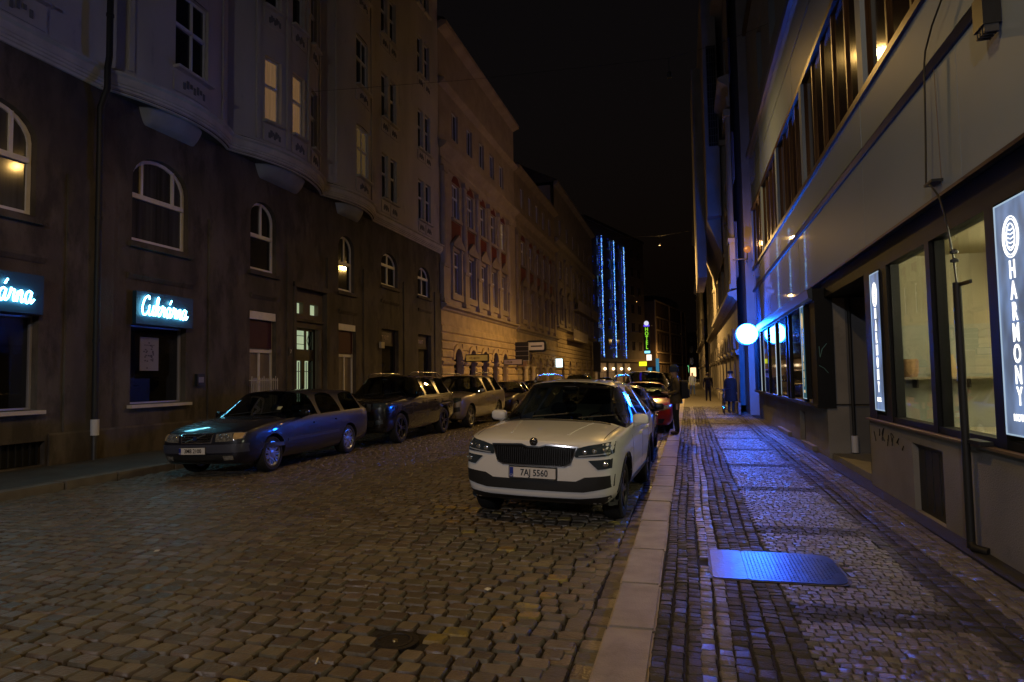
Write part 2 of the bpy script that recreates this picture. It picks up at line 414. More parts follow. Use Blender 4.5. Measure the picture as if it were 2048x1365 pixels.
a = MB(); a.prism([(x, y) for x, y in rr_poly(.14, .395, 5.36, 6.20, .04)], lambda p: (p[0], p[1], .07), lambda p: (p[0], p[1], .105)); a.build('plain_plate', steel, cv)
vc = thing('valve_cover', 'small round dark iron valve cover sunk among the cobbles', 'manhole cover', (-1.84, 3.85, ZR(-1.84)))
iron = M('cast_iron', (.035, .028, .024), .5, metal=.4, nv=.4, ns=20, bump=.4, bs=60)
zc = ZR(-1.84)
a = MB(); a.lathe([(0, -.03), (.118, -.03), (.118, .0), (.1, .003), (.097, -.004), (.0, -.004)], (-1.84, 3.85, zc), n=28); a.build('lid', iron, vc, smooth=30)
a = MB(); a.lathe([(.121, -.04), (.155, -.04), (.155, -.004), (.121, -.002)], (-1.84, 3.85, zc), n=28, closed=True); a.build('ring_frame', iron, vc, smooth=30)
a = MB(); a.lathe([(0, .006), (.016, .006), (.02, -.006)], (-1.83, 3.84, zc), n=10); a.build('key_stud', M('worn_brass', (.35, .25, .1), .4, metal=.8), vc, smooth=40)
# bits of litter on the cobbles
paper = M('litter_paper', (.62, .58, .5), .8)
for k, (x, y, l, rz, lb) in enumerate(((-2.12, 3.42, .07, 1.9, 'cigarette end lying in a cobble joint by the round valve cover'), (-4.9, 5.15, .05, .3, 'pale scrap of paper on the cobbles of the open roadway'), (-1.55, 4.9, .05, 1.2, 'tiny pale scrap caught beside the yellow painted cobbles'))):
    a = MB(); a.tube([(-l/2, 0, .008), (0, 0, .009), (l/2, .004, .008)], .006, 6) if k == 0 else a.add([(-l/2, -.02, .004), (l/2, -.018, .007), (l/2*.9, .02, .012), (0, .027, .006), (-l/2, .016, .01), (0, 0, .018)], [(0, 1, 5), (1, 2, 5), (2, 3, 5), (3, 4, 5), (4, 0, 5)])
    o = a.build('litter', paper, loc=(x, y, ZR(x)+.006), rz=rz); tag(o, lb, 'litter')
# ================================================================== facade kit
class Fac:
    def __init__(s, side, X, D=None): s.side, s.X, s.D = side, X, D
    def d(s, y): return s.D(y) if s.D else 0.0
    def P(s, y, z, d=0): return (s.X + s.side*(s.d(y)+d), y, z)
    def ys(s, a, b, step=.25):
        if not s.D: return [a, b]
        n = max(1, int(math.ceil((b-a)/step))); return [a+(b-a)*i/n for i in range(n+1)]
    def box(s, mb, y0, y1, z0, z1, d0, d1, absd=False):
        Y = s.ys(y0, y1)
        for a, b in zip(Y, Y[1:]):
            mb.hexa([s.P(a, z0, d0), s.P(a, z0, d1), s.P(b, z0, d1), s.P(b, z0, d0), s.P(a, z1, d0), s.P(a, z1, d1), s.P(b, z1, d1), s.P(b, z1, d0)])
    def sweep(s, mb, y0, y1, prof):     # prof: closed polygon of (d, z)
        Y = s.ys(y0, y1); n = len(prof); vs = [s.P(y, z, d) for y in Y for d, z in prof]; fs = []
        for i in range(len(Y)-1):
            for k in range(n): fs.append((i*n+k, i*n+(k+1) % n, (i+1)*n+(k+1) % n, (i+1)*n+k))
        fs += [tuple(reversed(range(n))), tuple(range((len(Y)-1)*n, len(Y)*n))]
        mb.add(vs, fs)
    def rz(s, y):
        if s.side < 0: return math.pi
        return -math.atan((s.d(y+.05)-s.d(y-.05))/.1) if s.D else 0.0
def arch_z(o, y):
    ya, yb, za, zb, r = o
    if not r: return zb
    t = (y-(ya+yb)/2)/((yb-ya)/2); return zb - r + r*math.sqrt(max(0, 1-t*t))
def wall(F, mb, y0, y1, z0, z1, ops, rev=.2, N=12):
    ops = [o if len(o) == 5 else tuple(o)+(0,) for o in ops]
    Y = sorted(set([y0, y1] + [v for o in ops for v in o[:2]] + [y for y in F.ys(y0, y1)])); Z = sorted(set([z0, z1] + [v for o in ops for v in o[2:4]]))
    Y = [y for y in Y if y0-1e-6 <= y <= y1+1e-6]; Z = [z for z in Z if z0-1e-6 <= z <= z1+1e-6]
    for a, b in zip(Y, Y[1:]):
        if b-a < 1e-4: continue
        for c, e in zip(Z, Z[1:]):
            m, q = (a+b)/2, (c+e)/2
            if any(o[0] < m < o[1] and o[2] < q < o[3] for o in ops): continue
            mb.quad(F.P(a, c), F.P(b, c), F.P(b, e), F.P(a, e))
    for o in ops:
        ya, yb, za, zb, r = o
        mb.quad(F.P(ya, za), F.P(ya, za, -rev), F.P(ya, zb-r, -rev), F.P(ya, zb-r)); mb.quad(F.P(yb, za), F.P(yb, za, -rev), F.P(yb, zb-r, -rev), F.P(yb, zb-r))
        mb.quad(F.P(ya, za), F.P(yb, za), F.P(yb, za, -rev), F.P(ya, za, -rev))
        L = [ya+(yb-ya)*(.5-.5*math.cos(math.pi*i/N)) for i in range(N+1)] if r else [ya, yb]
        for a, b in zip(L, L[1:]):
            p, q = arch_z(o, a), arch_z(o, b)
            mb.quad(F.P(a, p), F.P(b, q), F.P(b, q, -rev), F.P(a, p, -rev))
            if r: mb.quad(F.P(a, p), F.P(b, q), F.P(b, zb), F.P(a, zb))
WC = {}
def win_mesh(w, h, r, fw, bands, fm):
    key = (round(w, 3), round(h, 3), r, fw, str(bands), fm.name)
    if key in WC: return WC[key]
    o = (-w/2, w/2, 0, h, r); m = MB(); t0, t1 = -.07, 0.0
    B = lambda a, b, c, e, x0=t0, x1=t1: m.box((x0, a, c), (x1, b, e))
    B(-w/2, w/2, 0, fw); B(-w/2, -w/2+fw, fw, h-r); B(w/2-fw, w/2, fw, h-r)
    if r:
        N = 12; L = [-w/2+w*(.5-.5*math.cos(math.pi*i/N)) for i in range(N+1)]; oi = (-w/2+fw, w/2-fw, 0, h-fw, r-fw*.6)
        for a, b in zip(L, L[1:]):
            k = (w/2-fw)/(w/2); pa, pb = (a, arch_z(o, a)), (b, arch_z(o, b)); ia, ib = (a*k, max(h-r, arch_z(oi, a*k))), (b*k, max(h-r, arch_z(oi, b*k)))
            m.hexa([(t0, *ia), (t1, *ia), (t1, *ib), (t0, *ib), (t0, *pa), (t1, *pa), (t1, *pb), (t0, *pb)])
    else: B(-w/2+fw, w/2-fw, h-fw, h)
    panes = []
    zs = [b[0] for b in bands] + [1.0]
    for i, (z0f, cols) in enumerate(bands):
        z0, z1 = z0f*h, zs[i+1]*h
        if i: B(-w/2+fw*.6, w/2-fw*.6, z0-fw*.7, z0+fw*.7, t0, .03)
        cuts = [0] + list(cols) + [1]
        for j, (a, b) in enumerate(zip(cuts, cuts[1:])):
            ya, yb = -w/2+a*w, -w/2+b*w
            if j: B(ya-fw*.45, ya+fw*.45, z0, min(z1, arch_z(o, ya)-.01), t0, .012)
            n = 6 if (r and z1 > h-r) else 1
            top = [(yb-(yb-ya)*k/n) for k in range(n+1)]
            pp = MB(); pp.add([(-.035, ya, z0), (-.035, yb, z0)] + [(-.035, y, min(z1, max(arch_z(o, y), h-r)-.01)) for y in top], [tuple(range(2+n+1))]); panes.append(pp)
    WC[key] = (m.mesh('window', fm), panes, {})
    return WC[key]
def window(F, parent, yc, zb, w, h, d=-.1, arch=0, bands=((0, (.5,)), (.5, (.5,))), fw=.07, fm=None, pane=None, sill=None, join=False):
    fm = fm or white_frame; pane = pane or dark_pane
    me, panes, cache = win_mesh(w, h, arch, fw, bands, fm)
    rz = F.rz(yc); o = put('window', me, parent, F.P(yc, zb, d), rz)
    if pane.name not in cache:
        if join:
            J = MB()
            for p in panes: J.add(p.v, p.f)
            cache[pane.name] = [J.mesh('pane', pane)]
        else: cache[pane.name] = [p.mesh('pane', pane) for p in panes]
    for pm in cache[pane.name]:
        c = bpy.data.objects.new('pane', pm); COL.objects.link(c); c.parent = o
    if sill is not None:
        s = MB(); s.box((-.05, -w/2-.08, -.09), (abs(d)+sill, w/2+.08, -.02)); key = ('sill', round(w, 3), d, sill)
        if key not in WC: WC[key] = s.mesh('sill', trim_lilac if parent.name.startswith('corner') else fm)
        c = bpy.data.objects.new('sill', WC[key]); COL.objects.link(c); c.parent = o
    return o

# ================================================================== corner apartment house (left, y 0..31)
def bayD(y):
    for a, b, h in ((10.95, 15.0, .5), (15.0, 19.7, .62), (19.7, 23.5, .5)):
        if a < y < b: return h*math.sin(math.pi*(y-a)/(b-a))**.75
    return 0.0
F0 = Fac(1, XL); FB = Fac(1, XL, bayD)
b1 = thing('corner_house', 'large apartment house with brown shop storeys and pale bow-fronted upper floors', 'building', (XL, 16, 0))
E1 = 30.95; S1 = 1.0
mez = [(8.68, 1.85, .62), (12.72, 1.72, .62), (16.62, 1.22, .5), (21.5, 1.16, .5), (25.12, 1.58, .55), (28.85, 1.5, .55), (4.7, 1.75, .62)]
ops = [(c-w/2, c+w/2, 4.95 if i < 4 or i == 6 else 5.62, 7.02, r) for i, (c, w, r) in enumerate(mez)]
shops = [(8.0, 9.72, 1.22, 3.02), (11.88, 13.55, 1.22, 3.02), (16.0, 17.25, .35, 3.74), (20.93, 22.2, .35, 3.74), (24.35, 25.95, .15, 3.78), (28.1, 29.68, .15, 3.78), (3.9, 5.6, 1.22, 3.02)]
door = (18.2, 20.0, .12, 4.68)
cel = [(8.2, 9.9, .14, .6)]
m = MB(); wall(F0, m, S1, E1, .0, 8.12, ops + shops + [door] + cel, .24); m.build('lower_wall', stucco_brown, b1)
# pilaster strips and recessed field edges of the brown storeys
for (a, c) in ((S1, 3.3), (6.6, 7.45), (10.25, 11.35), (14.3, 15.35), (17.75, 18.05), (20.12, 20.5), (22.75, 23.85), (26.45, 27.6), (30.1, E1)):
    m = MB(); F0.box(m, a, c, .12, 5.98, 0.002, .05); m.build('pilaster', stucco_brown, b1)
for i, (c, w, r) in enumerate(mez):       # sunk surrounds
    z0 = ops[i][2]
    m = MB(); F0.box(m, c-w/2-.1, c+w/2+.1, z0-.16, z0-.06, 0.002, .09); m.build('ledge', stucco_brown, b1)
    B4 = ((0, ()), (.52, (.22, .78))) if w > 1.7 else (((0, ()), (.5, (.52,))) if w < 1.4 else ((0, (.5,)), (.62, (.5,))))
    window(F0, b1, c, z0+.01, w-.02, 7.0-z0, d=-.13, arch=r, bands=B4, fw=.08, sill=None, pane=[None, M('net_curtain_pane', (.075, .075, .075), .08, spec=.6, nv=.6, ns=2.5, stretch=(1, 4, .1))][i in (0, 1)] )
for (ya, yb, z) in ((11.75, 13.7, 4.15), (16, 17.2, 4.2), (20.9, 22.2, 4.2), (24.3, 26, 4.95), (28.1, 29.7, 4.95), (7.9, 9.8, 4.15)):
    m = MB(); F0.sweep(m, ya, yb, [(0.002, z-.1), (.02, z-.1), (.07, z), (.07, z+.05), (0.002, z+.05)]); m.build('string_moulding', stucco_brown, b1)
for a, c in ((S1, 8.18), (9.92, 15.98), (17.27, 18.05), (20.15, 20.91), (22.22, 24.33), (25.97, 28.08), (29.7, E1)):
    m = MB(); F0.sweep(m, a, c, [(.051, .12), (.085, .12), (.085, .7), (.06, .74), (.051, .74)]); m.build('plinth', stucco_brown, b1)
# cornice and soffit between brown and pale storeys
m = MB(); FB.sweep(m, S1, E1+.12, [(-.02, 8.06), (.04, 8.07), (.04, 8.13), (.08, 8.14), (.08, 8.19), (.12, 8.2), (.12, 8.25), (.15, 8.26), (.15, 8.42), (.23, 8.45), (.23, 8.5), (.0, 8.58), (-.02, 8.58)]); m.build('cornice', trim_lilac, b1)
m = MB(); Y = FB.ys(10.95, 23.5, .2)
for a, c in zip(Y, Y[1:]): m.quad((XL-.01, a, 8.1), (XL-.01, c, 8.1), (XL+bayD(c)+.08, c, 8.1), (XL+bayD(a)+.08, a, 8.1))
m.build('soffit', stucco_brown, b1)
for yc, wd, h in ((12.95, 1.9, .46), (17.35, 2.3, .56), (21.6, 1.8, .46)):
    m = MB(); n, k = 28, 10; vs = []; fs = []
    for j in range(k+1):
        s = j/k
        for i in range(n+1):
            t = i/n; vs.append((XL + (s**.5)*h*math.sin(math.pi*t)**.42, yc+(t-.5)*wd*(.8+.2*s**.6), 7.72+.4*s))
    for j in range(k):
        for i in range(n): fs.append((j*(n+1)+i, j*(n+1)+i+1, (j+1)*(n+1)+i+1, (j+1)*(n+1)+i))
    m.add(vs, fs); m.build('corbel', M('corbel_grey', (.36, .36, .38), .8, nv=.2, ns=2), b1, smooth=50)
# pale upper floors
ups = []; WIN = []
warm_curtain = M('lit_curtain', (.5, .4, .25), .9, emit=(1, .54, .22), es=.11, nv=.45, ns=5, stretch=(1, 5, .25))
dim_curtain = M('dim_lit_curtain', (.3, .25, .15), .9, emit=(1, .62, .22), es=.045, nv=.5, ns=4, stretch=(1, 5, .25))
for fl, zb in enumerate((9.28, 12.75, 16.4, 19.9)):
    for yc, w, kind in ((9.0, 1.3, 2), (13.15, 1.15, 2), (16.35, .62, 1), (17.5, .68, 1), (18.65, .62, 1), (21.95, 1.12, 2), (24.75, .62, 1), (25.6, .62, 1), (28.6, .66, 1), (29.5, .66, 1), (4.8, 1.2, 2)):
        ups.append((yc-w/2, yc+w/2, zb, zb+1.95)); WIN.append((yc, w, zb, kind, fl))
m = MB(); wall(FB, m, S1, E1, 8.6, 23.6, ups, .16); m.build('upper_wall', stucco_lilac, b1, smooth=25)
for (yc, w, zb, kind, fl) in WIN:
    lit = fl == 0 and yc in (16.35, 17.5); dim = fl == 0 and yc == 21.95
    window(FB, b1, yc, zb+.01, w-.02, 1.93, d=-.12, bands=((0, (.55,)), (.56, (.55,))) if kind == 2 else ((0, ()), (.56, ())), fw=.06, pane=warm_curtain if lit else (dim_curtain if dim else dark_pane), sill=.14, join=True)
    if fl < 3:      # apron panel with relief below the sill
        m = MB(); FB.box(m, yc-w/2-.06, yc+w/2+.06, zb-.62, zb-.14, 0.003, .035); m.build('apron_panel', stucco_lilac, b1)
        m = MB()
        for k in range(7):
            yy = yc + (k-3)*w*.1; FB.box(m, yy-.03, yy+.035, zb-.50+.05*(k % 3), zb-.34+.04*((k*2) % 3), .035, .055)
        m.build('relief', M('relief_grey', (.16, .155, .155), .85), b1)
for (ya, w) in ((15.8, .12), (16.92, .13), (18.08, .13), (19.2, .12), (11.5, .1), (14.5, .1), (20.3, .1), (23.0, .1)):
    m = MB(); FB.box(m, ya-w/2, ya+w/2, 8.66, 22.6, 0.004, .05); m.build('lisene', stucco_lilac, b1)
m = MB(); FB.sweep(m, S1, E1+.3, [(-.02, 22.8), (.12, 22.9), (.2, 23.1), (.5, 23.25), (.55, 23.5), (-.02, 23.7)]); m.build('top_cornice', trim_lilac, b1)
m = MB(); m.box((XL-9, S1, 0), (XL-2.0, E1, 23.5)); m.build('rear_block', dark_void, b1)
m = MB(); m.box((XL-2, E1-.02, 0), (XL-.002, E1-.003, 23.5)); m.add([(XL+.2, S1, 23.7), (XL+.2, E1, 23.7), (XL-5, E1, 27), (XL-5, S1, 27)], [(0, 1, 2, 3)]); m.build('roof', dark_roof, b1)
# shop windows with interiors
shop_glass = glass('shop_glass', (.8, .82, .85))
night_shop = M('night_shop_glass', (.006, .007, .01), .04, spec=.7)
for ya, yb, za, zb in (shops[0], shops[1], shops[6]):
    yc, w = (ya+yb)/2, yb-ya
    win = window(F0, b1, yc, za, w, zb-za, d=-.16, bands=((0, ()),), fw=.035, fm=M('alu_frame', (.42, .4, .42), .4, metal=.3), pane=shop_glass, sill=.14)
    m = MB(); F0.box(m, ya, yb, za, zb, -1.6, -1.55); F0.box(m, ya, ya+.02, za, zb, -1.6, -.25); F0.box(m, yb-.02, yb, za, zb, -1.6, -.25); F0.box(m, ya, yb, za-.03, za, -1.6, -.25); F0.box(m, ya, yb, zb, zb+.03, -1.6, -.25)
    m.build('shop_interior', M('shop_inside', (.03, .03, .035), .8), b1)
m = MB(); F0.box(m, 12.45, 13.0, 1.98, 2.78, -.32, -.30); pst = m.build('window_poster', M('poster_paper', (.5, .48, .5), .7), None)
tag(pst, 'pale poster hanging behind the glass of the pastry shop window', 'poster')
m = MB(); rp = random.Random(8)
for k in range(26):
    yy, zz = 12.72+rp.gauss(0, .09), 2.3+rp.gauss(0, .11); F0.box(m, yy-.02, yy+.025, zz-.012, zz+.02, -.300, -.2985)
for k in range(9): F0.box(m, 12.56+k*.035, 12.585+k*.035, 2.58, 2.6, -.300, -.2985)
m.build('print', M('poster_ink', (.17, .16, .19), .8), pst)
cab = thing('counter_cabinet', 'dark pastry counter standing behind the shop window glass', 'cabinet', (XL-.6, 12.5, 1.24))
m = MB(); F0.box(m, 12.0, 12.95, 1.24, 1.8, -.9, -.5); m.build('cabinet_body', black_metal, cab)
m = MB(); F0.box(m, 11.95, 12.4, 1.8, 1.82, -.95, -.45); m.build('cabinet_top', chrome, cab)
m = MB(); F0.box(m, 12.45, 12.6, 1.62, 1.64, -.5, -.48); m.build('cabinet_handle', chrome, cab)
# cyan script signs
neon_w = E('neon_white_cyan', (.22, .78, 1.0), 16.0)
sign_navy = M('sign_navy', (.008, .045, .085), .5, nv=.1, ns=2)
def crom(P, n=5):
    out = []
    for i in range(len(P)-1):
        p0, p1, p2, p3 = P[max(0, i-1)], P[i], P[i+1], P[min(len(P)-1, i+2)]
        for k in range(n):
            t = k/n; out.append(tuple(.5*(2*p1[j]+(p2[j]-p0[j])*t+(2*p0[j]-5*p1[j]+4*p2[j]-p3[j])*t*t+(3*p1[j]-p0[j]-3*p2[j]+p3[j])*t**3) for j in range(2)))
    out.append(P[-1]); return out
SCRIPT = [   # strokes of the word, unit = x-height
    [(1.0, 1.55), (.95, 1.8), (.72, 1.85), (.35, 1.55), (.12, .95), (.12, .4), (.35, .05), (.7, .1), (1.0, .45)],
    [(1.12, 1.0), (1.08, .45), (1.2, .06), (1.45, .15), (1.66, .6), (1.72, 1.0), (1.68, .4), (1.78, .06), (1.98, .25)],
    [(2.02, .3), (2.25, .9), (2.42, 1.6), (2.33, 1.85), (2.2, 1.5), (2.12, .8), (2.1, .02), (2.2, .55), (2.45, .95), (2.62, .85), (2.5, .6), (2.25, .5), (2.5, .35), (2.62, .05), (2.85, .2)],
    [(2.85, .2), (3.05, .75), (3.08, 1.08), (3.2, .9), (3.42, .95), (3.38, .5), (3.42, .1), (3.65, .2)],
    [(4.35, .85), (4.1, 1.02), (3.82, .75), (3.78, .3), (3.98, .02), (4.22, .3), (4.38, .95), (4.32, .4), (4.42, .06), (4.65, .25)],
    [(4.2, 1.35), (4.42, 1.75)],
    [(4.65, .25), (4.82, .75), (4.86, 1.08), (4.98, .9), (5.2, .95), (5.16, .5), (5.2, .1), (5.42, .2)],
    [(5.42, .2), (5.58, .9), (5.52, .05), (5.62, .6), (5.85, .98), (5.98, .8), (5.94, .3), (6.05, .05), (6.25, .3)],
    [(6.92, .85), (6.68, 1.02), (6.4, .75), (6.36, .3), (6.56, .02), (6.8, .3), (6.96, .95), (6.9, .4), (7.0, .06), (7.28, .4)]]
for k, (ya, yb) in enumerate(((8.0, 9.68), (11.86, 13.60))):
    s = thing('neon_sign', ('dark box with glowing cyan script beside the black drainpipe, over the plain shop window', 'dark box with glowing cyan script over the shop window that holds a poster')[k], 'sign', (XL+.05, (ya+yb)/2, 3.0), group='pastry shop signs')
    m = MB(); F0.box(m, ya, yb, 3.03, 3.78, .0525, .16); m.build('sign_box', sign_navy, s)
    sc = (yb-ya)*.81/7.3; ox = ya+(yb-ya)*.055; m = MB()
    for st in SCRIPT:
        p = crom(st); m.tube([(XL+.205, ox+(x+.12*z)*sc, 3.24+z*sc*1.25-.03*(x/7.3)) for x, z in p], .0165, 7)
    m.build('script_tube', neon_w, s, smooth=60)
    for q in range(5):
        yy = ya+.25+q*(yb-ya-.4)/4; m = MB(); m.tube([(XL+.16, yy, 3.36), (XL+.2, yy, 3.36)], .008, 6); m.build('standoff', black_metal, s)
# tall ground-floor windows with roller box, oxblood blind and lower lights
for ya, yb in ((16.0, 17.25), (20.93, 22.2)):
    yc, w = (ya+yb)/2, yb-ya
    window(F0, b1, yc, .36, w, 3.36, d=-.15, bands=((0, (.5,)), (.66, ())), fw=.07, pane=M('frosted_pane', (.20, .17, .14), .35, nv=.2, ns=2))
    m = MB(); F0.box(m, ya+.005, yb-.005, 3.5, 3.735, -.14, -.02); m.build('shutter_box', white_frame, b1)
    m = MB(); F0.box(m, ya+.07, yb-.07, 2.66, 3.49, -.135, -.12); m.build('blind', M('oxblood_blind', (.06, .012, .012), .7, nv=.2, ns=3), b1)
ra = thing('window_guard', 'pale iron bar guard across the foot of the tall window with dark red blind', 'railing', (XL, 16.6, .4), None)
for k in range(14):
    yy = 16.02 + k*1.2/13; m = MB(); m.box((XL+.06, yy-.009, .42), (XL+.078, yy+.009, 1.78 if k % 3 else 1.84)); m.build('bar', M('guard_paint', (.5, .46, .44), .5), ra)
for z in (.5, 1.7): m = MB(); m.box((XL-.01, 15.98, z), (XL+.058, 17.27, z+.03)); m.build('rail', M('guard_paint', (.5, .46, .44), .5), ra)
# portal
glow_g = M('lit_stair_hall', (.6, .62, .5), .9, emit=(.80, 1.0, .62), es=.42)
ya, yb = door[:2]
m = MB(); F0.box(m, ya-.14, ya-.002, .12, 4.8, .003, .09); F0.box(m, yb+.002, yb+.14, .12, 4.8, .003, .09); F0.box(m, ya-.14, yb+.14, 4.69, 4.86, .003, .12); m.build('portal_frame', stucco_brown, b1)
m = MB(); wall(Fac(1, XL-.1), m, ya, yb, .12, 4.68, [(18.25, 19.78, .13, 3.42), (18.35, 18.85, 3.88, 4.25), (19.25, 19.75, 3.88, 4.25)], .16); m.build('portal_wall', M('portal_stucco', (.13, .105, .08), .85, nv=.3, ns=2, bump=.2), b1)
m = MB(); F0.box(m, ya-.02, yb+.02, 3.62, 3.7, -.1, -.02); m.build('portal_ledge', stucco_brown, b1)
m = MB()
m.lathe([(.085, .13), (.085, 3.4)], (XL-.13, 19.88, 0), n=14)
m.build('half_column', M('portal_stucco', (.13, .105, .08), .85), b1, smooth=60)
for a, c in ((18.35, 18.85), (19.25, 19.75)):
    m = MB(); F0.box(m, a+.001, c-.001, 3.885, 4.245, -.275, -.26); m.build('peephole_light', glow_g, b1)
dm = M('door_dark', (.016, .014, .013), .4)
dr = MB(); FD = Fac(1, XL-.22)
wall(FD, dr, 18.26, 19.77, .13, 3.42, [(18.42, 18.92, 1.0, 2.34), (19.12, 19.6, 1.0, 2.34), (18.34, 19.14, 2.72, 3.34), (19.22, 19.62, 2.72, 3.34)], .05); dr = dr.build('door', dm, b1)
m = MB(); FD.box(m, 18.27, 19.76, .14, 3.41, -.3, -.28); m.build('hall_glow', glow_g, dr)
m = MB()
for a, c in ((18.42, 18.92), (19.12, 19.6)):
    for k in range(3): yy = a+(k+1)*(c-a)/4; FD.box(m, yy-.012, yy+.012, 1.0, 2.3, -.03, -.01)
    FD.box(m, a, c, 1.98, 2.0, -.035, -.012); FD.box(m, a, c, 1.2, 1.22, -.035, -.012)
    for k in range(6): yy = a+.04+k*(c-a-.08)/5; FD.box(m, yy-.02, yy+.02, 1.05+.04*(k % 2), 1.12+.04*(k % 2), -.03, -.012)
FD.box(m, 18.34, 19.14, 2.88, 2.9, -.03, -.01); FD.box(m, 18.34, 19.14, 3.16, 3.18, -.03, -.01)
for s_ in (-1, 1):
    for a, c in (((19.42, 2.72), (19.42+.13*s_, 3.03)), ((19.42+.13*s_, 3.03), (19.42, 3.34))):
        m.tube([(XL-.24, a[0], a[1]), (XL-.24, c[0], c[1])], .012, 5)
m.build('door_bars', black_metal, dr)
m = MB(); FD.box(m, 19.0, 19.03, 1.35, 1.55, 0, .05); m.build('handle', chrome, dr)
nb = tag(MB().cbox((XL+.065, 17.9, 2.6), (.02, .2, .26)).build('number_plate', M('enamel_blue', (.012, .016, .03), .3)), 'dark enamel house number plate on the pilaster beside the lit doorway', 'sign')
text('7', .16, M('enamel_white', (.7, .7, .7), .4), 'digit', nb, (XL+.078, 17.9, 2.6), (math.pi/2, 0, math.pi/2), .002)
# two dark shop entrances at the far end
for k, (ya, yb) in enumerate(((24.35, 25.95), (28.1, 29.68))):
    m = MB(); FE = Fac(1, XL-.18); wall(FE, m, ya, yb, .15, 3.78, [(ya+.1, yb-.1, .3, 3.1), (ya+.1, yb-.1, 3.2, 3.68)], .04); e = m.build('shop_front', M('shop_front_black', (.02, .014, .018), .4), b1)
    m = MB(); FE.box(m, ya+.1, yb-.1, .3, 3.1, -.03, -.02); m.build('pane', night_shop, e)
    m = MB(); FE.box(m, ya+.1, yb-.1, 3.2, 3.68, -.03, -.02); m.build('fascia', M('fascia_purple', (.045, .025, .05), .5), e)
    t = text('START', .26, M('fascia_letters', (.55, .45, .5), .5), 'lettering', e, (XL-.185, ya+.62, 3.43), (math.pi/2, 0, math.pi/2), .004)
    m = MB(); FE.box(m, ya+.3, ya+.55, .75, 1.0, -.01, 0); m.build('notice', M('notice_paper', (.5, .47, .45), .7), e)
# wall fittings
m = MB(); F0.box(m, 24.0, 24.28, 2.95, 3.2, .0525, .16); tag(m.build('junction_box', M('beige_box', (.45, .4, .33), .6)), 'small beige electrical box on the wall beside the black shop entrance', 'electrical box')
m = MB(); F0.box(m, 13.86, 14.12, 1.6, 1.9, .004, .09); mbx = m.build('letter_box', black_metal); tag(mbx, 'small black letter box on the wall beside the poster window', 'letter box')
m = MB(); F0.box(m, 13.9, 14.08, 1.68, 1.82, .09, .094); m.build('box_plate', M('grey_plate', (.2, .2, .21), .4), mbx)
pp = thing('drainpipe', 'black rainwater downpipe running the full height of the pale and brown house', 'drainpipe', (XL+.2, 10.88, 0))
m = MB(); m.tube([(XL+.34, 10.88, 23.0), (XL+.34, 10.88, 8.7), (XL+.30, 10.88, 8.45), (XL+.30, 10.88, 8.0), (XL+.13, 10.88, 7.6), (XL+.13, 10.88, .95)], .065, 10); m.build('pipe', black_pipe, pp, smooth=50)
m = MB(); m.tube([(XL+.13, 10.88, .95), (XL+.13, 10.88, .62)], .082, 10); m.build('pale_collar', M('pale_collar', (.55, .55, .6), .5), pp, smooth=50)
m = MB(); m.tube([(XL+.13, 10.88, .62), (XL+.13, 10.88, .12)], .05, 10); m.build('pipe_foot', zinc, pp, smooth=50)
for z in (2.6, 5.2, 9.6, 12.6, 15.6):
    m = MB(); m.tube([(XL+(.34 if z > 8.5 else .13), 10.88, z-.03), (XL+(.34 if z > 8.5 else .13), 10.88, z+.03)], .078, 10); m.build('pipe_clip', black_pipe, pp)
m = MB(); F0.box(m, 8.21, 9.89, .145, .595, -.2, -.16)
gr = m.build('cellar_grille', dark_void, b1)
m = MB()
for k in range(12): yy = 8.3+k*.138; F0.box(m, yy-.012, yy+.012, .15, .59, -.12, -.09)
m.build('grille_bars', black_metal, gr)
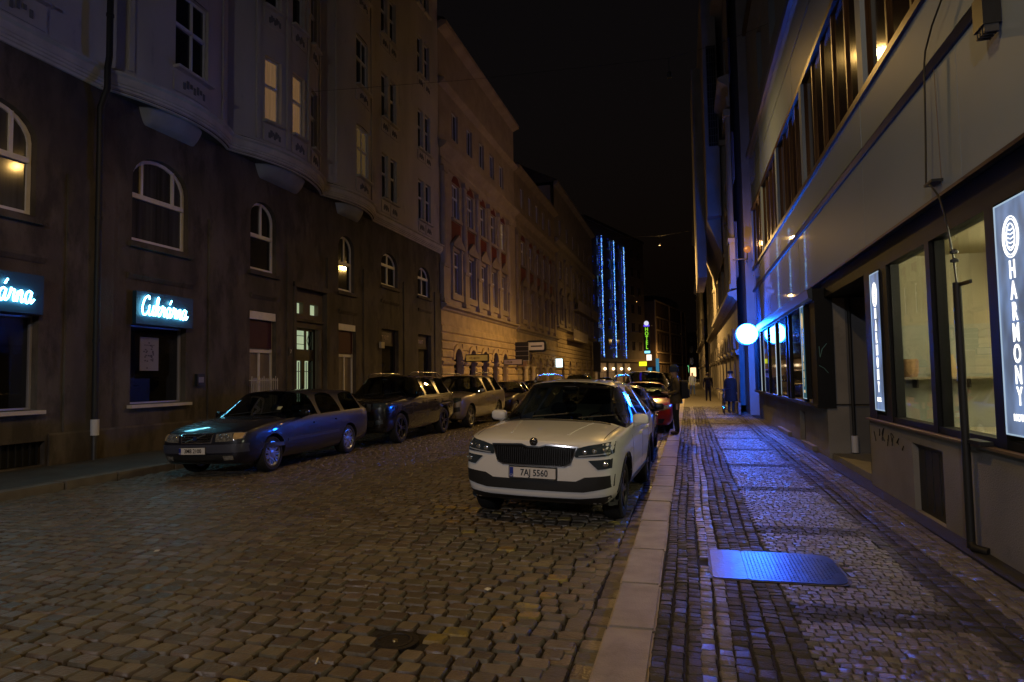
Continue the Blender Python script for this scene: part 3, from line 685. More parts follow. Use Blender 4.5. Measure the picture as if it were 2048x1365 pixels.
# ================================================================== neo-renaissance houses
pale_pane = M('curtained_pane', (.16, .14, .125), .12, spec=.6, nv=.5, ns=4, stretch=(1, 6, .3))
lit_pane = M('lit_pane', (.4, .35, .25), .9, emit=(1, .75, .42), es=.09, nv=.4, ns=5, stretch=(1, 6, .3))
def neo(name, label, side, X, y0, y1, centres, mats, zg=5.3, zt=13.9, za=17.4, ztop=20.6, red=True, lit=(), arch_h=3.28, door_at=None, rustic=True, balc=(), mid=None):
    wm, gm, pm = mats
    F = Fac(side, X); b = thing(name, label, 'building', (X, (y0+y1)/2, 0))
    zs1 = zg+.55; W1 = 1.15
    gops = [(c-.6, c+.6, .4 if c != door_at else .13, arch_h, .6) for c in centres]
    m = MB(); wall(F, m, y0, y1, 0, zg, gops, .3); m.build('ground_wall', gm, b)
    if rustic:
        zc = .55; ch = .44; k = 0
        while zc + ch < zg-.35:
            if abs(zc+ch/2-2.5) > .28:
                edges = [y0+.02] + [v for c in centres for v in (c-.72, c+.72)] + [y1-.02] if zc < arch_h-.02 else [y0+.02, y1-.02]
                for a, c in zip(edges[::2], edges[1::2]):
                    if c-a > .1: m = MB(); F.sweep(m, a, c, [(.002, zc), (.05, zc+.03), (.07, zc+.06), (.07, zc+ch-.1), (.05, zc+ch-.07), (.002, zc+ch-.04)]); m.build('stone_course', gm, b)
            zc += ch; k += 1
    for c in centres:     # archivolt, impost, window
        m = MB(); N = 12
        for i in range(N):
            a0, a1 = math.pi*i/N, math.pi*(i+1)/N
            P = lambda a, r, d: F.P(c-r*math.cos(a), arch_h-.6+r*math.sin(a), d)
            m.hexa([P(a0, .605, .003), P(a0, .605, .1), P(a1, .605, .1), P(a1, .605, .003), P(a0, .86, .003), P(a0, .86, .1), P(a1, .86, .1), P(a1, .86, .003)])
        m.build('archivolt', gm, b, smooth=30)
        z0 = .4 if c != door_at else .13
        window(F, b, c, z0, 1.18, arch_h-z0-.01, d=-.26, arch=.6, bands=((0, (.5,)), (.62, (.5,))), fw=.08, fm=M('dark_joinery', (.05, .03, .022), .5), join=True)
    edges = [y0+.02] + [v for c in centres for v in (c-.62, c+.62)] + [y1-.02]
    m0 = 2.5
    for a, c in zip(edges[::2], edges[1::2]):
        if c-a > .1: m = MB(); F.sweep(m, a, c, [(.002, m0-.12), (.09, m0-.1), (.13, m0), (.13, m0+.07), (.002, m0+.1)]); m.build('impost_band', gm, b)
        if c-a > .1: m = MB(); F.box(m, a, c, .12, .55, .002, .09); m.build('plinth', gm, b)
    m = MB(); F.sweep(m, y0, y1, [(.002, zg-.12), (.1, zg-.05), (.14, zg+.02), (.32, zg+.1), (.34, zg+.2), (.002, zg+.3)]); m.build('storey_cornice', pm, b)
    # two storeys of windows under one row of pilasters
    uo = []
    for c in centres:
        uo += [(c-W1/2, c+W1/2, zs1+.45, zs1+2.75), (c-W1/2, c+W1/2, zs1+4.55, zs1+6.5)]
    m = MB(); wall(F, m, y0, y1, zg, zt, uo, .2); m.build('upper_wall', wm, b)
    for i, c in enumerate(centres):
        lw = i in lit
        window(F, b, c, zs1+.46, W1-.02, 2.28, d=-.14, bands=((0, (.5,)), (.66, (.5,))), fw=.07, pane=pale_pane, join=True)
        window(F, b, c, zs1+4.56, W1-.02, 1.93, d=-.14, bands=((0, (.5,)), (.62, (.5,))), fw=.07, pane=lit_pane if lw else pale_pane, join=True)
        for s_ in (-1, 1):
            m = MB(); yc = c+s_*(W1/2+.14); F.box(m, yc-.11, yc+.11, zs1+.4, zs1+2.78, .003, .1); F.box(m, yc-.13, yc+.13, zs1+2.78, zs1+2.92, .003, .14); m.build('window_jamb', pm, b)
        m = MB(); hw = W1/2+.36; z = zs1+2.93
        F.box(m, c-hw, c+hw, z, z+.16, .003, .22)
        m.prism([(c-hw, z+.16), (c+hw, z+.16), (c, z+.75)], lambda p: F.P(p[0], p[1], .003), lambda p: F.P(p[0], p[1], .2)); m.build('pediment', pm, b)
        m = MB(); F.box(m, c-W1/2-.3, c+W1/2+.3, zs1+.05, zs1+.4, .003, .12); m.build('window_apron', pm, b)
        m = MB(); F.box(m, c-W1/2-.2, c+W1/2+.2, zs1+4.38, zs1+4.54, .003, .14); m.build('sill_band', pm, b)
        if red:
            m = MB(); F.box(m, c-W1/2-.16, c+W1/2+.16, zs1+3.2, zs1+4.36, .0035, .012); m.build('coloured_field', oxblood, b)
            m = MB(); m.prism([(c-W1/2-.1, zs1+6.52), (c+W1/2+.1, zs1+6.52), (c+W1/2*.6, zs1+6.9), (c, zs1+7.0), (c-W1/2*.6, zs1+6.9)], lambda p: F.P(p[0], p[1], .003), lambda p: F.P(p[0], p[1], .02)); m.build('coloured_arch_field', oxblood, b)
    pil = [y0+.35] + [(a+c)/2 for a, c in zip(centres, centres[1:])] + [min(y1-.35, centres[-1]+1.25)]
    for p in pil:
        m = MB(); F.box(m, p-.34, p+.34, zs1-.2, zs1+1.6, .003, .2); F.box(m, p-.38, p+.38, zs1+1.6, zs1+1.75, .003, .25); F.box(m, p-.38, p+.38, zs1-.25, zs1-.05, .2, .25)
        m.build('pedestal', pm, b)
        m = MB(); n = 8; vs = []
        for zz, rr in ((zs1+1.75, .27), (zs1+3.6, .27), (zs1+6.6, .23)):
            for k in range(n+1): a = math.pi*k/n; vs.append(F.P(p-rr*math.cos(a), zz, .02+rr*.75*math.sin(a)))
        m.add(vs, [(j*(n+1)+i, j*(n+1)+i+1, (j+1)*(n+1)+i+1, (j+1)*(n+1)+i) for j in range(2) for i in range(n)])
        F.box(m, p-.33, p+.33, zs1+6.6, zs1+6.85, .003, .26); m.build('half_column', pm, b, smooth=40)
    zf = zs1+6.95
    m = MB(); F.sweep(m, y0, y1, [(.002, zf), (.12, zf+.03), (.12, zf+.3), (.16, zf+.36), (.06, zf+.42), (.06, zt-.3), (.2, zt-.2), (.42, zt-.05), (.44, zt+.08), (.002, zt+.2)]); m.build('entablature', pm, b)
    ao = [(c-.5, c+.5, zt+.9, zt+2.5) for c in centres]
    m = MB(); wall(F, m, y0, y1, zt, za, ao, .18); m.build('attic_wall', wm, b)
    for c in centres: window(F, b, c, zt+.91, .98, 1.58, d=-.12, bands=((0, (.5,)),), fw=.06, join=True)
    m = MB(); F.sweep(m, y0, y1, [(.002, za-.1), (.2, za), (.45, za+.12), (.48, za+.3), (.002, za+.45)]); m.build('roof_cornice', pm, b)
    if mid:
        m = MB(); F.sweep(m, y0, y1, [(.002, mid-.15), (.14, mid-.08), (.3, mid+.05), (.32, mid+.16), (.002, mid+.25)]); m.build('attic_cornice', pm, b)
    m = MB(); o = -side
    x0, x1 = X+side*.35, X+o*5
    m.add([(x0, y0, za+.46), (x0, y1, za+.46), (x1, y1, ztop), (x1, y0, ztop), (X+o*9, y0, za), (X+o*9, y1, za), (X, y0, za+.3), (X, y1, za+.3)], [(0, 1, 2, 3), (2, 5, 4, 3), (0, 3, 4, 6), (1, 7, 5, 2)]); m.build('roof', dark_roof, b)
    m = MB(); m.box((min(X+o*.34, X+o*9), y0+.01, 0), (max(X+o*.34, X+o*9), y1-.01, za)); m.build('rear_block', wm, b)
    for (ya, yb, z) in balc:
        m = MB(); F.box(m, ya, yb, z-.18, z, .003, .85); bl = m.build('balcony', pm, b)
        m = MB(); F.box(m, ya, yb, z+.9, z+.97, .78, .85)
        k = ya+.06
        while k < yb: F.box(m, k-.04, k+.04, z, z+.9, .78, .85); k += .22
        m.build('balustrade', pm, bl)
    return b, F
C2 = [33.45, 35.95, 38.3, 40.55, 42.8]
neo('townhouse', 'tan and pink townhouse with dark red fields between its pedimented windows', 1, XL, 31.0, 46.2, C2, (stucco_pink, stone_tan, stucco_pink), lit=(4,), door_at=40.55, za=20.1, ztop=22.5, mid=17.2)
C3 = [48.6, 51.2, 53.8, 56.4, 59.0]
neo('townhouse', 'brown ochre townhouse with flood-lit ground floor columns between the tan house and the balcony house', 1, XL, 46.22, 61.4, C3, (stucco_ochre, stone_brown, stucco_ochre), zg=5.15, zt=13.9, za=17.2, ztop=20.5)
neo('townhouse', 'grey-brown townhouse with stone balconies just before the blue-lit hotel', 1, XL, 61.42, 87.5, [64.2, 68.2, 72.2, 76.2, 80.2, 84.2], (stucco_grey, stone_brown, stucco_grey), zg=6.3, zt=15, za=20.4, ztop=23.5, red=False, balc=((70, 79, 9.0), (80, 86.5, 9.0), (66.5, 76.5, 5.6)))
# flood-lit columns on the ochre house
ucol = M('column_stone', (.5, .4, .24), .8, nv=.2, ns=3)
for k, y in enumerate((47.55, 50.0, 55.1, 57.75)):
    c = thing('portal_column', ('stone column lit yellow from below, under the black hanging sign', 'stone column lit yellow from below, second along from the black hanging sign', 'stone column lit yellow from below, third along from the black hanging sign', 'stone column lit yellow from below, next to the white glowing sign box')[k], 'column', (XL+.3, y, .12), 'flood-lit columns')
    m = MB(); m.lathe([(.26, .12), (.26, .3), (.2, .34), (.19, 1.4), (.165, 2.25), (.2, 2.3), (.26, 2.42), (.26, 2.5)], (XL+.33, y, 0), n=14); m.build('shaft', ucol, c, smooth=30)
    u = thing('uplight', ('small ground uplight at the foot of the column under the hanging sign', 'small ground uplight at the foot of the second flood-lit column', 'small ground uplight at the foot of the third flood-lit column', 'small ground uplight at the foot of the column by the white sign box')[k], 'lamp', (XL+.62, y, .12), 'column uplights')
    m = MB(); m.lathe([(.0, .12), (.07, .12), (.07, .2), (.06, .2), (.05, .17), (0, .17)], (XL+.72, y, 0), n=10); m.build('can', black_metal, u)
    m = MB(); m.lathe([(0, .172), (.05, .172)], (XL+.72, y, .001), n=10); m.build('lens', E('uplight_lens', (1, .7, .15), 20), u)
    lamp('uplight_beam', 'SPOT', (XL+.72, y, .22), 28, (1, .66, .12), u, .05, R(80), (0, R(160), 0), .8)
# shop signs on the townhouses
def blade(name, label, y, x1, z0, z1, face, ink, letters):
    s = thing(name, label, 'sign', ((XL+x1)/2, y, z0))
    m = MB(); m.box((XL+.04, y, z0), (x1, y+.14, z1)); m.build('sign_box', black_metal, s)
    fc = MB(); fc.box((XL+.09, y-.012, z0+.05), (x1-.05, y-.002, z1-.05)); fc = fc.build('sign_face', face, s)
    rs = random.Random(4); x = XL+.3
    for k in range(letters):
        w = rs.uniform(.035, .06); h = rs.uniform(.09, .15); m = MB(); zc = (z0+z1)/2
        m.box((x, y-.018, zc-h/2), (x+.018, y-.013, zc+h/2)); m.box((x+.018, y-.018, zc-h/2+rs.choice((0, .04, .08))), (x+w, y-.013, zc-h/2+.02+rs.choice((0, .04, .08)))); m.build('letter', ink, fc); x += w+.022
    return s
blade('blade_sign', 'long yellow blade sign standing out over the arches of the tan house', 34.6, -10.7, 2.58, 3.0, M('sign_yellow', (.6, .36, .05), .5, emit=(1, .55, .1), es=.12, nv=.35, ns=1.5), M('sign_red_ink', (.2, .03, .01), .6), 9)
blade('blade_sign', 'long white blade sign standing out beside the black stacked boards', 42.4, -10.72, 2.5, 2.92, M('sign_offwhite', (.6, .5, .4), .5, nv=.1, ns=2), M('sign_dark_ink', (.04, .03, .03), .6), 6)
s = thing('blade_sign', 'tall black blade sign of stacked boards standing out from the townhouse wall', 'sign', (XL+.5, 45.6, 2.8))
m = MB(); m.box((XL+.01, 45.55, 2.85), (XL+1.05, 45.7, 4.2)); m.build('frame', M('sign_rim', (.3, .28, .25), .5), s)
for k in range(4):
    m = MB(); m.box((XL+.06, 45.535, 2.9+k*.335), (XL+1.05, 45.548, 3.2+k*.335)); m.build('board', black_metal, s)
m = MB(); m.box((XL+.3, 45.52, 2.45), (XL+.9, 45.6, 2.8)); m.build('hanging_board', M('sign_brownish', (.2, .12, .08), .6), s)
s = thing('light_box_sign', 'rounded dark sign box with pale face standing out beside the black blade sign', 'sign', (XL+.7, 49.2, 3.7))
m = MB(); m.prism(rr_poly(XL+.02, XL+1.6, 3.6, 4.5, .25), lambda p: (p[0], 49.0, p[1]), lambda p: (p[0], 49.4, p[1])); m.build('case', black_metal, s, smooth=40)
m = MB(); m.prism(rr_poly(XL+.2, XL+1.45, 3.75, 4.35, .12), lambda p: (p[0], 48.985, p[1]), lambda p: (p[0], 48.998, p[1])); fc = m.build('face', M('box_face', (.5, .4, .3), .4, emit=(1, .75, .5), es=.06), s)
m = MB(); m.box((XL+.4, 48.978, 4.0), (XL+1.3, 48.984, 4.1)); m.build('print_line', M('sign_dark_ink', (.04, .03, .03), .6), fc)
s = thing('light_box_sign', 'small glowing white square sign box standing out at the start of the balcony house', 'sign', (XL+.4, 60.6, 2.4))
m = MB(); m.box((XL+.02, 60.5, 2.5), (XL+.75, 60.75, 3.4)); m.build('case', black_metal, s)
m = MB(); m.box((XL+.07, 60.48, 2.55), (XL+.7, 60.497, 3.35)); m.build('face', E('white_box_light', (.75, .95, 1), 2.2), s)
s = thing('banner', 'dark vertical banner hanging from the balcony house', 'banner', (XL+.6, 85.0, 2.0))
m = MB(); m.box((XL+.02, 84.9, 6.15), (XL+1.2, 84.96, 6.2)); m.build('pole', black_metal, s)
m = MB(); m.box((XL+.2, 84.9, 2.2), (XL+1.15, 84.93, 6.1)); m.build('cloth', M('banner_cloth', (.03, .03, .035), .7), s)

# ================================================================== right: panel building with shop floor
FR = Fac(-1, XR)
panel_m = M('gloss_panel', (.25, .335, .50), .5, spec=.12, coat=1, croug=.02, nv=.08, ns=.5)
concrete = M('rough_render', (.26, .25, .24), .85, nv=.22, ns=1.5, bump=.45, bs=90, dirt=((.13, .125, .12), 1.2, .6))
bronze = M('bronze_frame', (.06, .03, .013), .4, metal=.5, nv=.2, ns=3)
amber = M('amber_glass', (.018, .010, .005), .11, spec=.8)
r1 = thing('panel_building', 'modern white-panelled building with bronze window band above a dark shop floor', 'building', (XR, 14, 0))
Y0, Y1 = -4.0, 25.0
m = MB(); wall(FR, m, Y0, 10.22, 0, 1.02, [(7.5, 8.42, .1, .86)], .12); FR.box(m, Y0, 10.22, .98, 1.021, -.35, -.001); m.box((XR, 10.2, 0), (XR+1.0, 10.221, 1.0)); m.build('base_wall', concrete, r1)
m = MB(); FR.box(m, 7.505, 8.415, .1, .855, -.14, -.06); hd = m.build('cellar_hatch', M('hatch_black', (.02, .022, .022), .5, nv=.3, ns=5), r1)
for k in range(4): m = MB(); FR.box(m, 7.56+k*.21, 7.73+k*.21, .16, .8, -.06, -.052); m.build('hatch_panel', M('hatch_black', (.02, .022, .022), .5), hd)
m = MB(); FR.sweep(m, Y0, 10.24, [(.001, 1.0), (.04, 1.0), (.045, 1.025), (.001, 1.03)]); m.build('sill', M('sill_brown', (.20, .14, .10), .6), r1)
graf = M('spray_paint', (.02, .02, .022), .8)
rg = random.Random(12)
for k in range(7):
    y = 9.95-k*.2; z = .82+rg.uniform(-.05, .03); m = MB()
    P = crom([(y+rg.uniform(-.06, .06), z+rg.uniform(-.08, .1)) for _ in range(5)], 4)
    m.tube([(XR-.004, a, b) for a, b in P], .0065, 4); o = m.build('graffiti_mark', graf, r1)
# shop glazing
dark_frame = M('shopfront_black', (.008, .009, .011), .55, spec=.2, nv=.2, ns=4)
m = MB()
for a, c in ((Y0, 5.5), (6.12, 6.30), (7.62, 7.74), (9.14, 9.40), (9.84, 10.2)): FR.box(m, a, c, 1.03, 3.02, -.16, -.01)
FR.box(m, Y0, 10.2, 3.02, 3.34, -.16, -.012); FR.box(m, Y0, 10.2, 1.03, 1.10, -.15, -.02); m.build('shopfront_frame', dark_frame, r1)
def FR_bead(q): m_ = MB(); FR.box(m_, q, q+.043, 1.1, 3.02, -.14, -.05); m_.build('glazing_bead', dark_frame, r1)
clear = glass('clear_shop_glass', (.93, .95, .93))
for a, c in ((6.30, 7.62), (7.74, 9.14)):
    m = MB(); FR.box(m, a, c, 1.1, 3.02, -.10, -.09); m.build('pane', clear, r1)
    [FR_bead(q) for q in (a+.002, c-.045)]
room = M('room_cream', (.42, .38, .27), .9, nv=.1, ns=1)
roomg = M('room_green_grey', (.36, .37, .31), .9, nv=.1, ns=1)
m = MB(); m.box((5.1, 5.6, .9), (5.15, 13, 3.5)); m.box((2.65, 9.85, .9), (5.1, 9.9, 3.5)); m.box((2.65, 5.3, .9), (5.1, 5.35, 3.5)); m.box((2.64, 5.35, .88), (5.1, 9.85, .93)); m.build('room_walls', room, r1)
m = MB(); m.box((2.62, 5.35, 3.22), (5.1, 9.85, 3.26)); m.build('room_ceiling', M('room_ceiling', (.35, .30, .17), .9), r1)
m = MB(); m.box((2.66, 9.80, .93), (5.1, 9.848, 2.28)); m.build('room_dado', roomg, r1)
sh = thing('display_shelf', 'narrow display shelf on the end wall behind the lit shop window', 'shelf', (3.3, 9.7, 1.6))
m = MB(); m.box((2.68, 9.55, 1.565), (4.2, 9.798, 1.59)); m.build('board', M('shelf_wood', (.3, .25, .17), .6), sh)
for x in (2.9, 3.5, 4.1): m = MB(); m.box((x-.01, 9.62, 1.45), (x+.01, 9.798, 1.565)); m.build('bracket', black_metal, sh)
wick = M('basket_tan', (.42, .25, .12), .8, nv=.4, ns=30, bump=.5, bs=80)
m = MB(); m.lathe([(0, 1.592), (.085, 1.592), (.10, 1.66), (.105, 1.80), (.095, 1.83), (.085, 1.8), (.0, 1.62)], (2.83, 9.67, 0), n=16); tag(m.build('basket', wick, smooth=40), 'round tan basket on the shelf behind the lit window', 'basket')
cer = M('ceramic_ochre', (.5, .36, .18), .4)
m = MB(); m.lathe([(0, 1.592), (.045, 1.592), (.06, 1.68), (.045, 1.78), (.025, 1.86), (.03, 1.88), (0, 1.88)], (3.32, 9.68, 0), n=14); tag(m.build('vase', cer, smooth=40), 'tall ochre vase on the shelf behind the lit window', 'vase')
m = MB(); m.lathe([(0, 1.592), (.05, 1.592), (.058, 1.64), (.035, 1.70), (.03, 1.72), (0, 1.72)], (3.17, 9.68, 0), n=14); tag(m.build('vase', M('ceramic_pink', (.5, .33, .25), .4), smooth=40), 'short pink vase beside the tall ochre vase', 'vase')
rl = thing('ceiling_tube_lamp', 'bare tube lamp on the ceiling of the lit shop room', 'lamp', (3.9, 7.6, 3.2))
m = MB(); m.box((3.9, 6.6, 3.15), (3.98, 8.8, 3.21)); m.build('housing', white_frame, rl)
m = MB(); m.tube([(3.94, 6.65, 3.125), (3.94, 8.75, 3.125)], .02, 8); m.build('tube', E('tube_light', (1, .90, .56), 270.0), rl)
# light-box signs
box_back = M('lightbox_face', (.25, .3, .36), .5, emit=(.20, .33, .62), es=.62, nv=.0)
letter_glow = E('lightbox_letters', (1, .97, .9), 2.2)
def box_glow(mat):
    t = mat.node_tree; n = t.nodes; l = t.links; b = n['Principled BSDF']
    g_ = n.new('ShaderNodeNewGeometry'); no = n.new('ShaderNodeTexNoise'); no.inputs['Scale'].default_value = 1.6
    mp = n.new('ShaderNodeMapping'); mp.inputs['Scale'].default_value = (1, 3, 1.2); l.new(g_.outputs['Position'], mp.inputs[0]); l.new(mp.outputs[0], no.inputs[0])
    mr = n.new('ShaderNodeMapRange'); mr.inputs['From Min'].default_value = .35; mr.inputs['From Max'].default_value = .65; mr.inputs['To Min'].default_value = .25; mr.inputs['To Max'].default_value = .75
    l.new(no.outputs['Fac'], mr.inputs['Value']); l.new(mr.outputs['Result'], b.inputs['Emission Strength'])
box_glow(box_back)
def harmony(label, ya, yb, xf, face=None, ink=None):
    face = face or box_back; ink = ink or letter_glow
    s = thing('light_box_sign', label, 'sign', (xf, (ya+yb)/2, 1.16)); yc = (ya+yb)/2; w = yb-ya
    m = MB(); m.box((xf+.004, ya, 1.15), (xf+.13, yb, 3.0)); m.build('case', dark_frame, s)
    m = MB(); m.box((xf-.003, ya+.015, 1.17), (xf+.003, yb-.015, 2.98)); m.build('face', face, s)
    m = MB(); m.box((xf-.008, ya, 2.982), (xf+.004, yb, 2.992)); m.box((xf-.008, ya, 1.158), (xf+.004, yb, 1.168)); m.box((xf-.008, yb-.012, 1.168), (xf+.004, yb, 2.982)); m.build('edge_trim', E('box_edge_light', (.6, .8, 1), .6), s)
    rot = (math.pi/2, 0, -math.pi/2); x = xf-.006
    for k, ch in enumerate('HARMONY'):
        o = text(ch, .205, ink, 'letter', s, (x, yc, 2.44-k*.163), rot, .002, .62*w/.46, .0015)
    text('HOTEL', .072, ink, 'small_lettering', s, (x, yc, 1.30), rot, .002, .9*w/.46, .002)
    m = MB()
    for ry, rzv in ((.115, .16), (.095, .14)):
        m.tube([(x, yc+ry*w/.46*math.cos(2*math.pi*k/24), 2.70+rzv*math.sin(2*math.pi*k/24)) for k in range(25)], .004, 5, False)
    m.tube([(x, yc+.06*w/.46*math.cos(2*math.pi*k/20), 2.70+.105*math.sin(2*math.pi*k/20)) for k in range(21)], .004, 5, False)
    for k in range(5): m.tube([(x, yc-.05*w/.46, 2.625+k*.034), (x, yc, 2.615+k*.034), (x, yc+.05*w/.46, 2.635+k*.034)], .0035, 5)
    m.build('emblem', ink, s)
    return s
harmony('glowing vertical letter box between the two-pane lit window and the recessed entrance', 9.42, 9.82, XR-.005)
harmony('glowing vertical letter box right beside the dark standpipe', 5.56, 6.07, XR-.005)
# recessed entrance
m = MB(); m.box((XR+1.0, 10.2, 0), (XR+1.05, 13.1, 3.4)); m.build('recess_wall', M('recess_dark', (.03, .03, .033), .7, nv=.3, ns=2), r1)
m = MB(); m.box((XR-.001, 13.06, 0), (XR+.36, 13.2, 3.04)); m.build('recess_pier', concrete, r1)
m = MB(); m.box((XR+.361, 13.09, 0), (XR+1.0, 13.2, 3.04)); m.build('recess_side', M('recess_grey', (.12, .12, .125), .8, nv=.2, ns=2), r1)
m = MB(); m.box((XR+.05, 10.3, .08), (XR+1.0, 13.05, .2)); m.build('step', concrete, r1)
m = MB(); m.box((XR+.94, 10.9, .2), (XR+.999, 11.9, 2.5)); dd = m.build('door', dark_frame, r1)
m = MB(); m.box((XR+.93, 11.0, .5), (XR+.939, 11.8, 2.4)); m.build('pane', night_shop, dd)
m = MB(); m.box((XR+.91, 11.74, 1.2), (XR+.929, 11.77, 1.5)); m.build('handle', chrome, dd)
m = MB(); FR.box(m, 10.2, 13.2, 3.05, 3.34, -1.05, -.012); m.build('recess_lintel', dark_frame, r1)
rp_ = thing('recess_pipe', 'thin dark pipe with a pale foot inside the recessed entrance', 'pipe', (XR+.42, 13.03, .2))
m = MB(); m.tube([(XR+.42, 13.03, 3.0), (XR+.42, 13.03, .52)], .03, 8); m.tube([(XR+.1, 13.03, 1.08), (XR+.95, 13.03, 1.08)], .012, 6); m.build('pipe', black_pipe, rp_, smooth=50)
m = MB(); m.tube([(XR+.42, 13.02, .52), (XR+.42, 13.02, .22)], .06, 10); m.build('pipe_foot', M('pale_collar', (.55, .55, .6), .5), rp_, smooth=50)
# farther shop window: black bay box
m = MB(); wall(FR, m, 13.06, Y1, 0, 1.02, [(15.5, 16.2, .14, .82)], .15); m.box((XR, 13.2, 1.0), (XR+.4, Y1, 1.02)); m.build('base_wall', concrete, r1)
m = MB(); FR.box(m, 15.5, 16.2, .14, .82, -.16, -.1); m.build('cellar_hatch', dark_void, r1)
m = MB(); FR.box(m, 14.2, 15.2, .1, .2, .002, .09); FR.box(m, 17.5, 19.5, .1, .2, .002, .09); m.build('plinth', concrete, r1)
FS = Fac(-1, XR-.16)
m = MB(); FS.box(m, 13.0, 24.6, 3.0, 3.22, -.3, .03); FS.box(m, 13.0, 24.6, 1.021, 1.08, -.3, .02); FS.box(m, 13.0, 13.55, 1.08, 3.0, -.3, 0)
MU = (14.45, 16.3, 16.75, 18.6, 20.4, 22.3, 24.4)
for y in MU: FS.box(m, y-.07, y+.07, 1.08, 3.0, -.3, 0)
m.build('bay_frame', dark_frame, r1)
m = MB(); FS.sweep(m, 12.98, 24.62, [(.031, 3.02), (.10, 3.05), (.12, 3.2), (.031, 3.26)]); m.build('bay_cornice', M('navy_moulding', (.03, .045, .07), .35), r1)
for a, c in zip((13.55,)+MU, MU):
    if c-a < .6: continue
    m = MB(); FS.box(m, a+.07, c-.07, 1.08, 3.0, -.05, -.04); m.build('pane', night_shop, r1)
et = MB(); et.tube([(XR-.1, 12.996, 1.95), (XR-.06, 12.996, 2.1), (XR+.02, 12.996, 2.2)], .006, 4); et.tube([(XR-.1, 12.996, 1.95), (XR-.11, 12.996, 2.15)], .006, 4); et.tube([(XR-.12, 12.996, 1.8), (XR-.04, 12.996, 1.75), (XR+.03, 12.996, 1.66)], .005, 4)
et.build('scratched_sprig', M('sprig_teal', (.12, .3, .3), .5), r1)
harmony('narrow glowing vertical letter box on the black bay window beyond the recessed entrance', 13.85, 14.2, XR-.215, E('box_teal_dim', (.1, .35, .4), .22), E('box_amber_dim', (1, .75, .4), .7))
for a in (18.55, 22.25):
    m = MB(); FS.box(m, a-.02, a+.02, 1.1, 2.98, .001, .02); m.build('edge_light', E('edge_strip', (.75, .9, 1), .5), r1)
# white panels
YS = [Y0, -1.4, 1.2, 3.8, 6.55, 9.8, 12.46, 15.2, 17.9, 20.4, 22.8, Y1]
for (z0, z1, dd_) in ((3.37, 4.60, .04), (4.76, 5.40, .035), (7.66, 8.58, .05), (8.62, 9.55, .05)):
    for a, c in zip(YS, YS[1:]):
        m = MB(); FR.box(m, a+.004, c-.004, z0, z1, -.05, dd_+random.uniform(-.003, .003)); m.build('panel', panel_m, r1)
m = MB(); m.box((XR+.1, Y0, 1.0), (XR+.11, 5.5, 3.0)); m.box((XR+.06, Y0, 3.3), (XR+9, Y1-.01, 9.5)); m.box((XR+1.06, Y0, 0), (XR+2.5, 5.3, 3.3)); m.box((XR+3, 9.95, 0), (XR+9, Y1-.01, 3.3)); m.box((XR+.42, 13.25, 0), (XR+3, Y1-.01, 3.3)); m.build('core', dark_void, r1)
m = MB(); FR.sweep(m, Y0, Y1, [(.03, 3.34), (.075, 3.335), (.08, 3.365), (.03, 3.37)]); m.build('lower_trim', bronze, r1)
m = MB(); FR.sweep(m, Y0, Y1+.02, [(-.03, 4.6), (.06, 4.61), (.09, 4.68), (.03, 4.75), (-.03, 4.75)]); m.build('gutter_band', black_metal, r1)
# bronze window band
m = MB(); FR.box(m, Y0, Y1, 5.405, 5.5, -.05, .07); FR.box(m, Y0, Y1, 7.55, 7.655, -.05, .05); m.build('window_rail', bronze, r1)
PIL = [-1.0, 1.6, 5.0, 9.6, 14.2, 18.05, 21.7, 24.85]
for p in PIL:
    m = MB(); FR.box(m, p-.13, p+.13, 5.5, 7.55, -.05, .06); m.build('window_pier', panel_m, r1)
for a, c in zip([Y0]+PIL, PIL):
    n = max(1, round((c-a-.26)/.85)); w = (c-a-.26)/n
    for k in range(n):
        ya = a+.13+k*w
        m = MB(); FR.box(m, ya, ya+w, 5.5, 7.55, -.045, -.035); pn = m.build('pane', amber, r1)
        m = MB(); FR.box(m, ya, ya+.03, 5.5, 7.55, -.034, .0); FR.box(m, ya+w-.03, ya+w, 5.5, 7.55, -.034, .0); m.build('mullion', bronze, pn)
# set-back upper floors
m = MB(); FU = Fac(-1, XR+.0)
UO = [(a, a+1.2, z, z+1.9) for a in (5.5, 8.5, 11.5, 14.5, 17.5, 20.5) for z in (10.7,)]
wall(FU, m, Y0, Y1, 9.75, 14.2, UO, .3); m.build('upper_wall', M('grey_blue_render', (.20, .21, .235), .8, nv=.2, ns=1), r1)
for (a, c, z, t) in UO: window(FU, r1, (a+c)/2, z, 1.2, 1.9, d=-.25, bands=((0, (.5,)),), fm=black_metal, join=True)
m = MB(); FR.sweep(m, Y0, Y1, [(.0, 9.56), (.14, 9.56), (.16, 9.7), (.0, 9.76)]); m.build('ledge', M('blue_ledge', (.10, .11, .16), .3), r1)
m = MB(); m.box((XR+.3, Y0, 9.5), (XR+9, Y1-.01, 14.2)); m.box((XR-.12, Y0, 14.2), (XR+9, Y1, 14.4)); m.build('roof', dark_roof, r1)
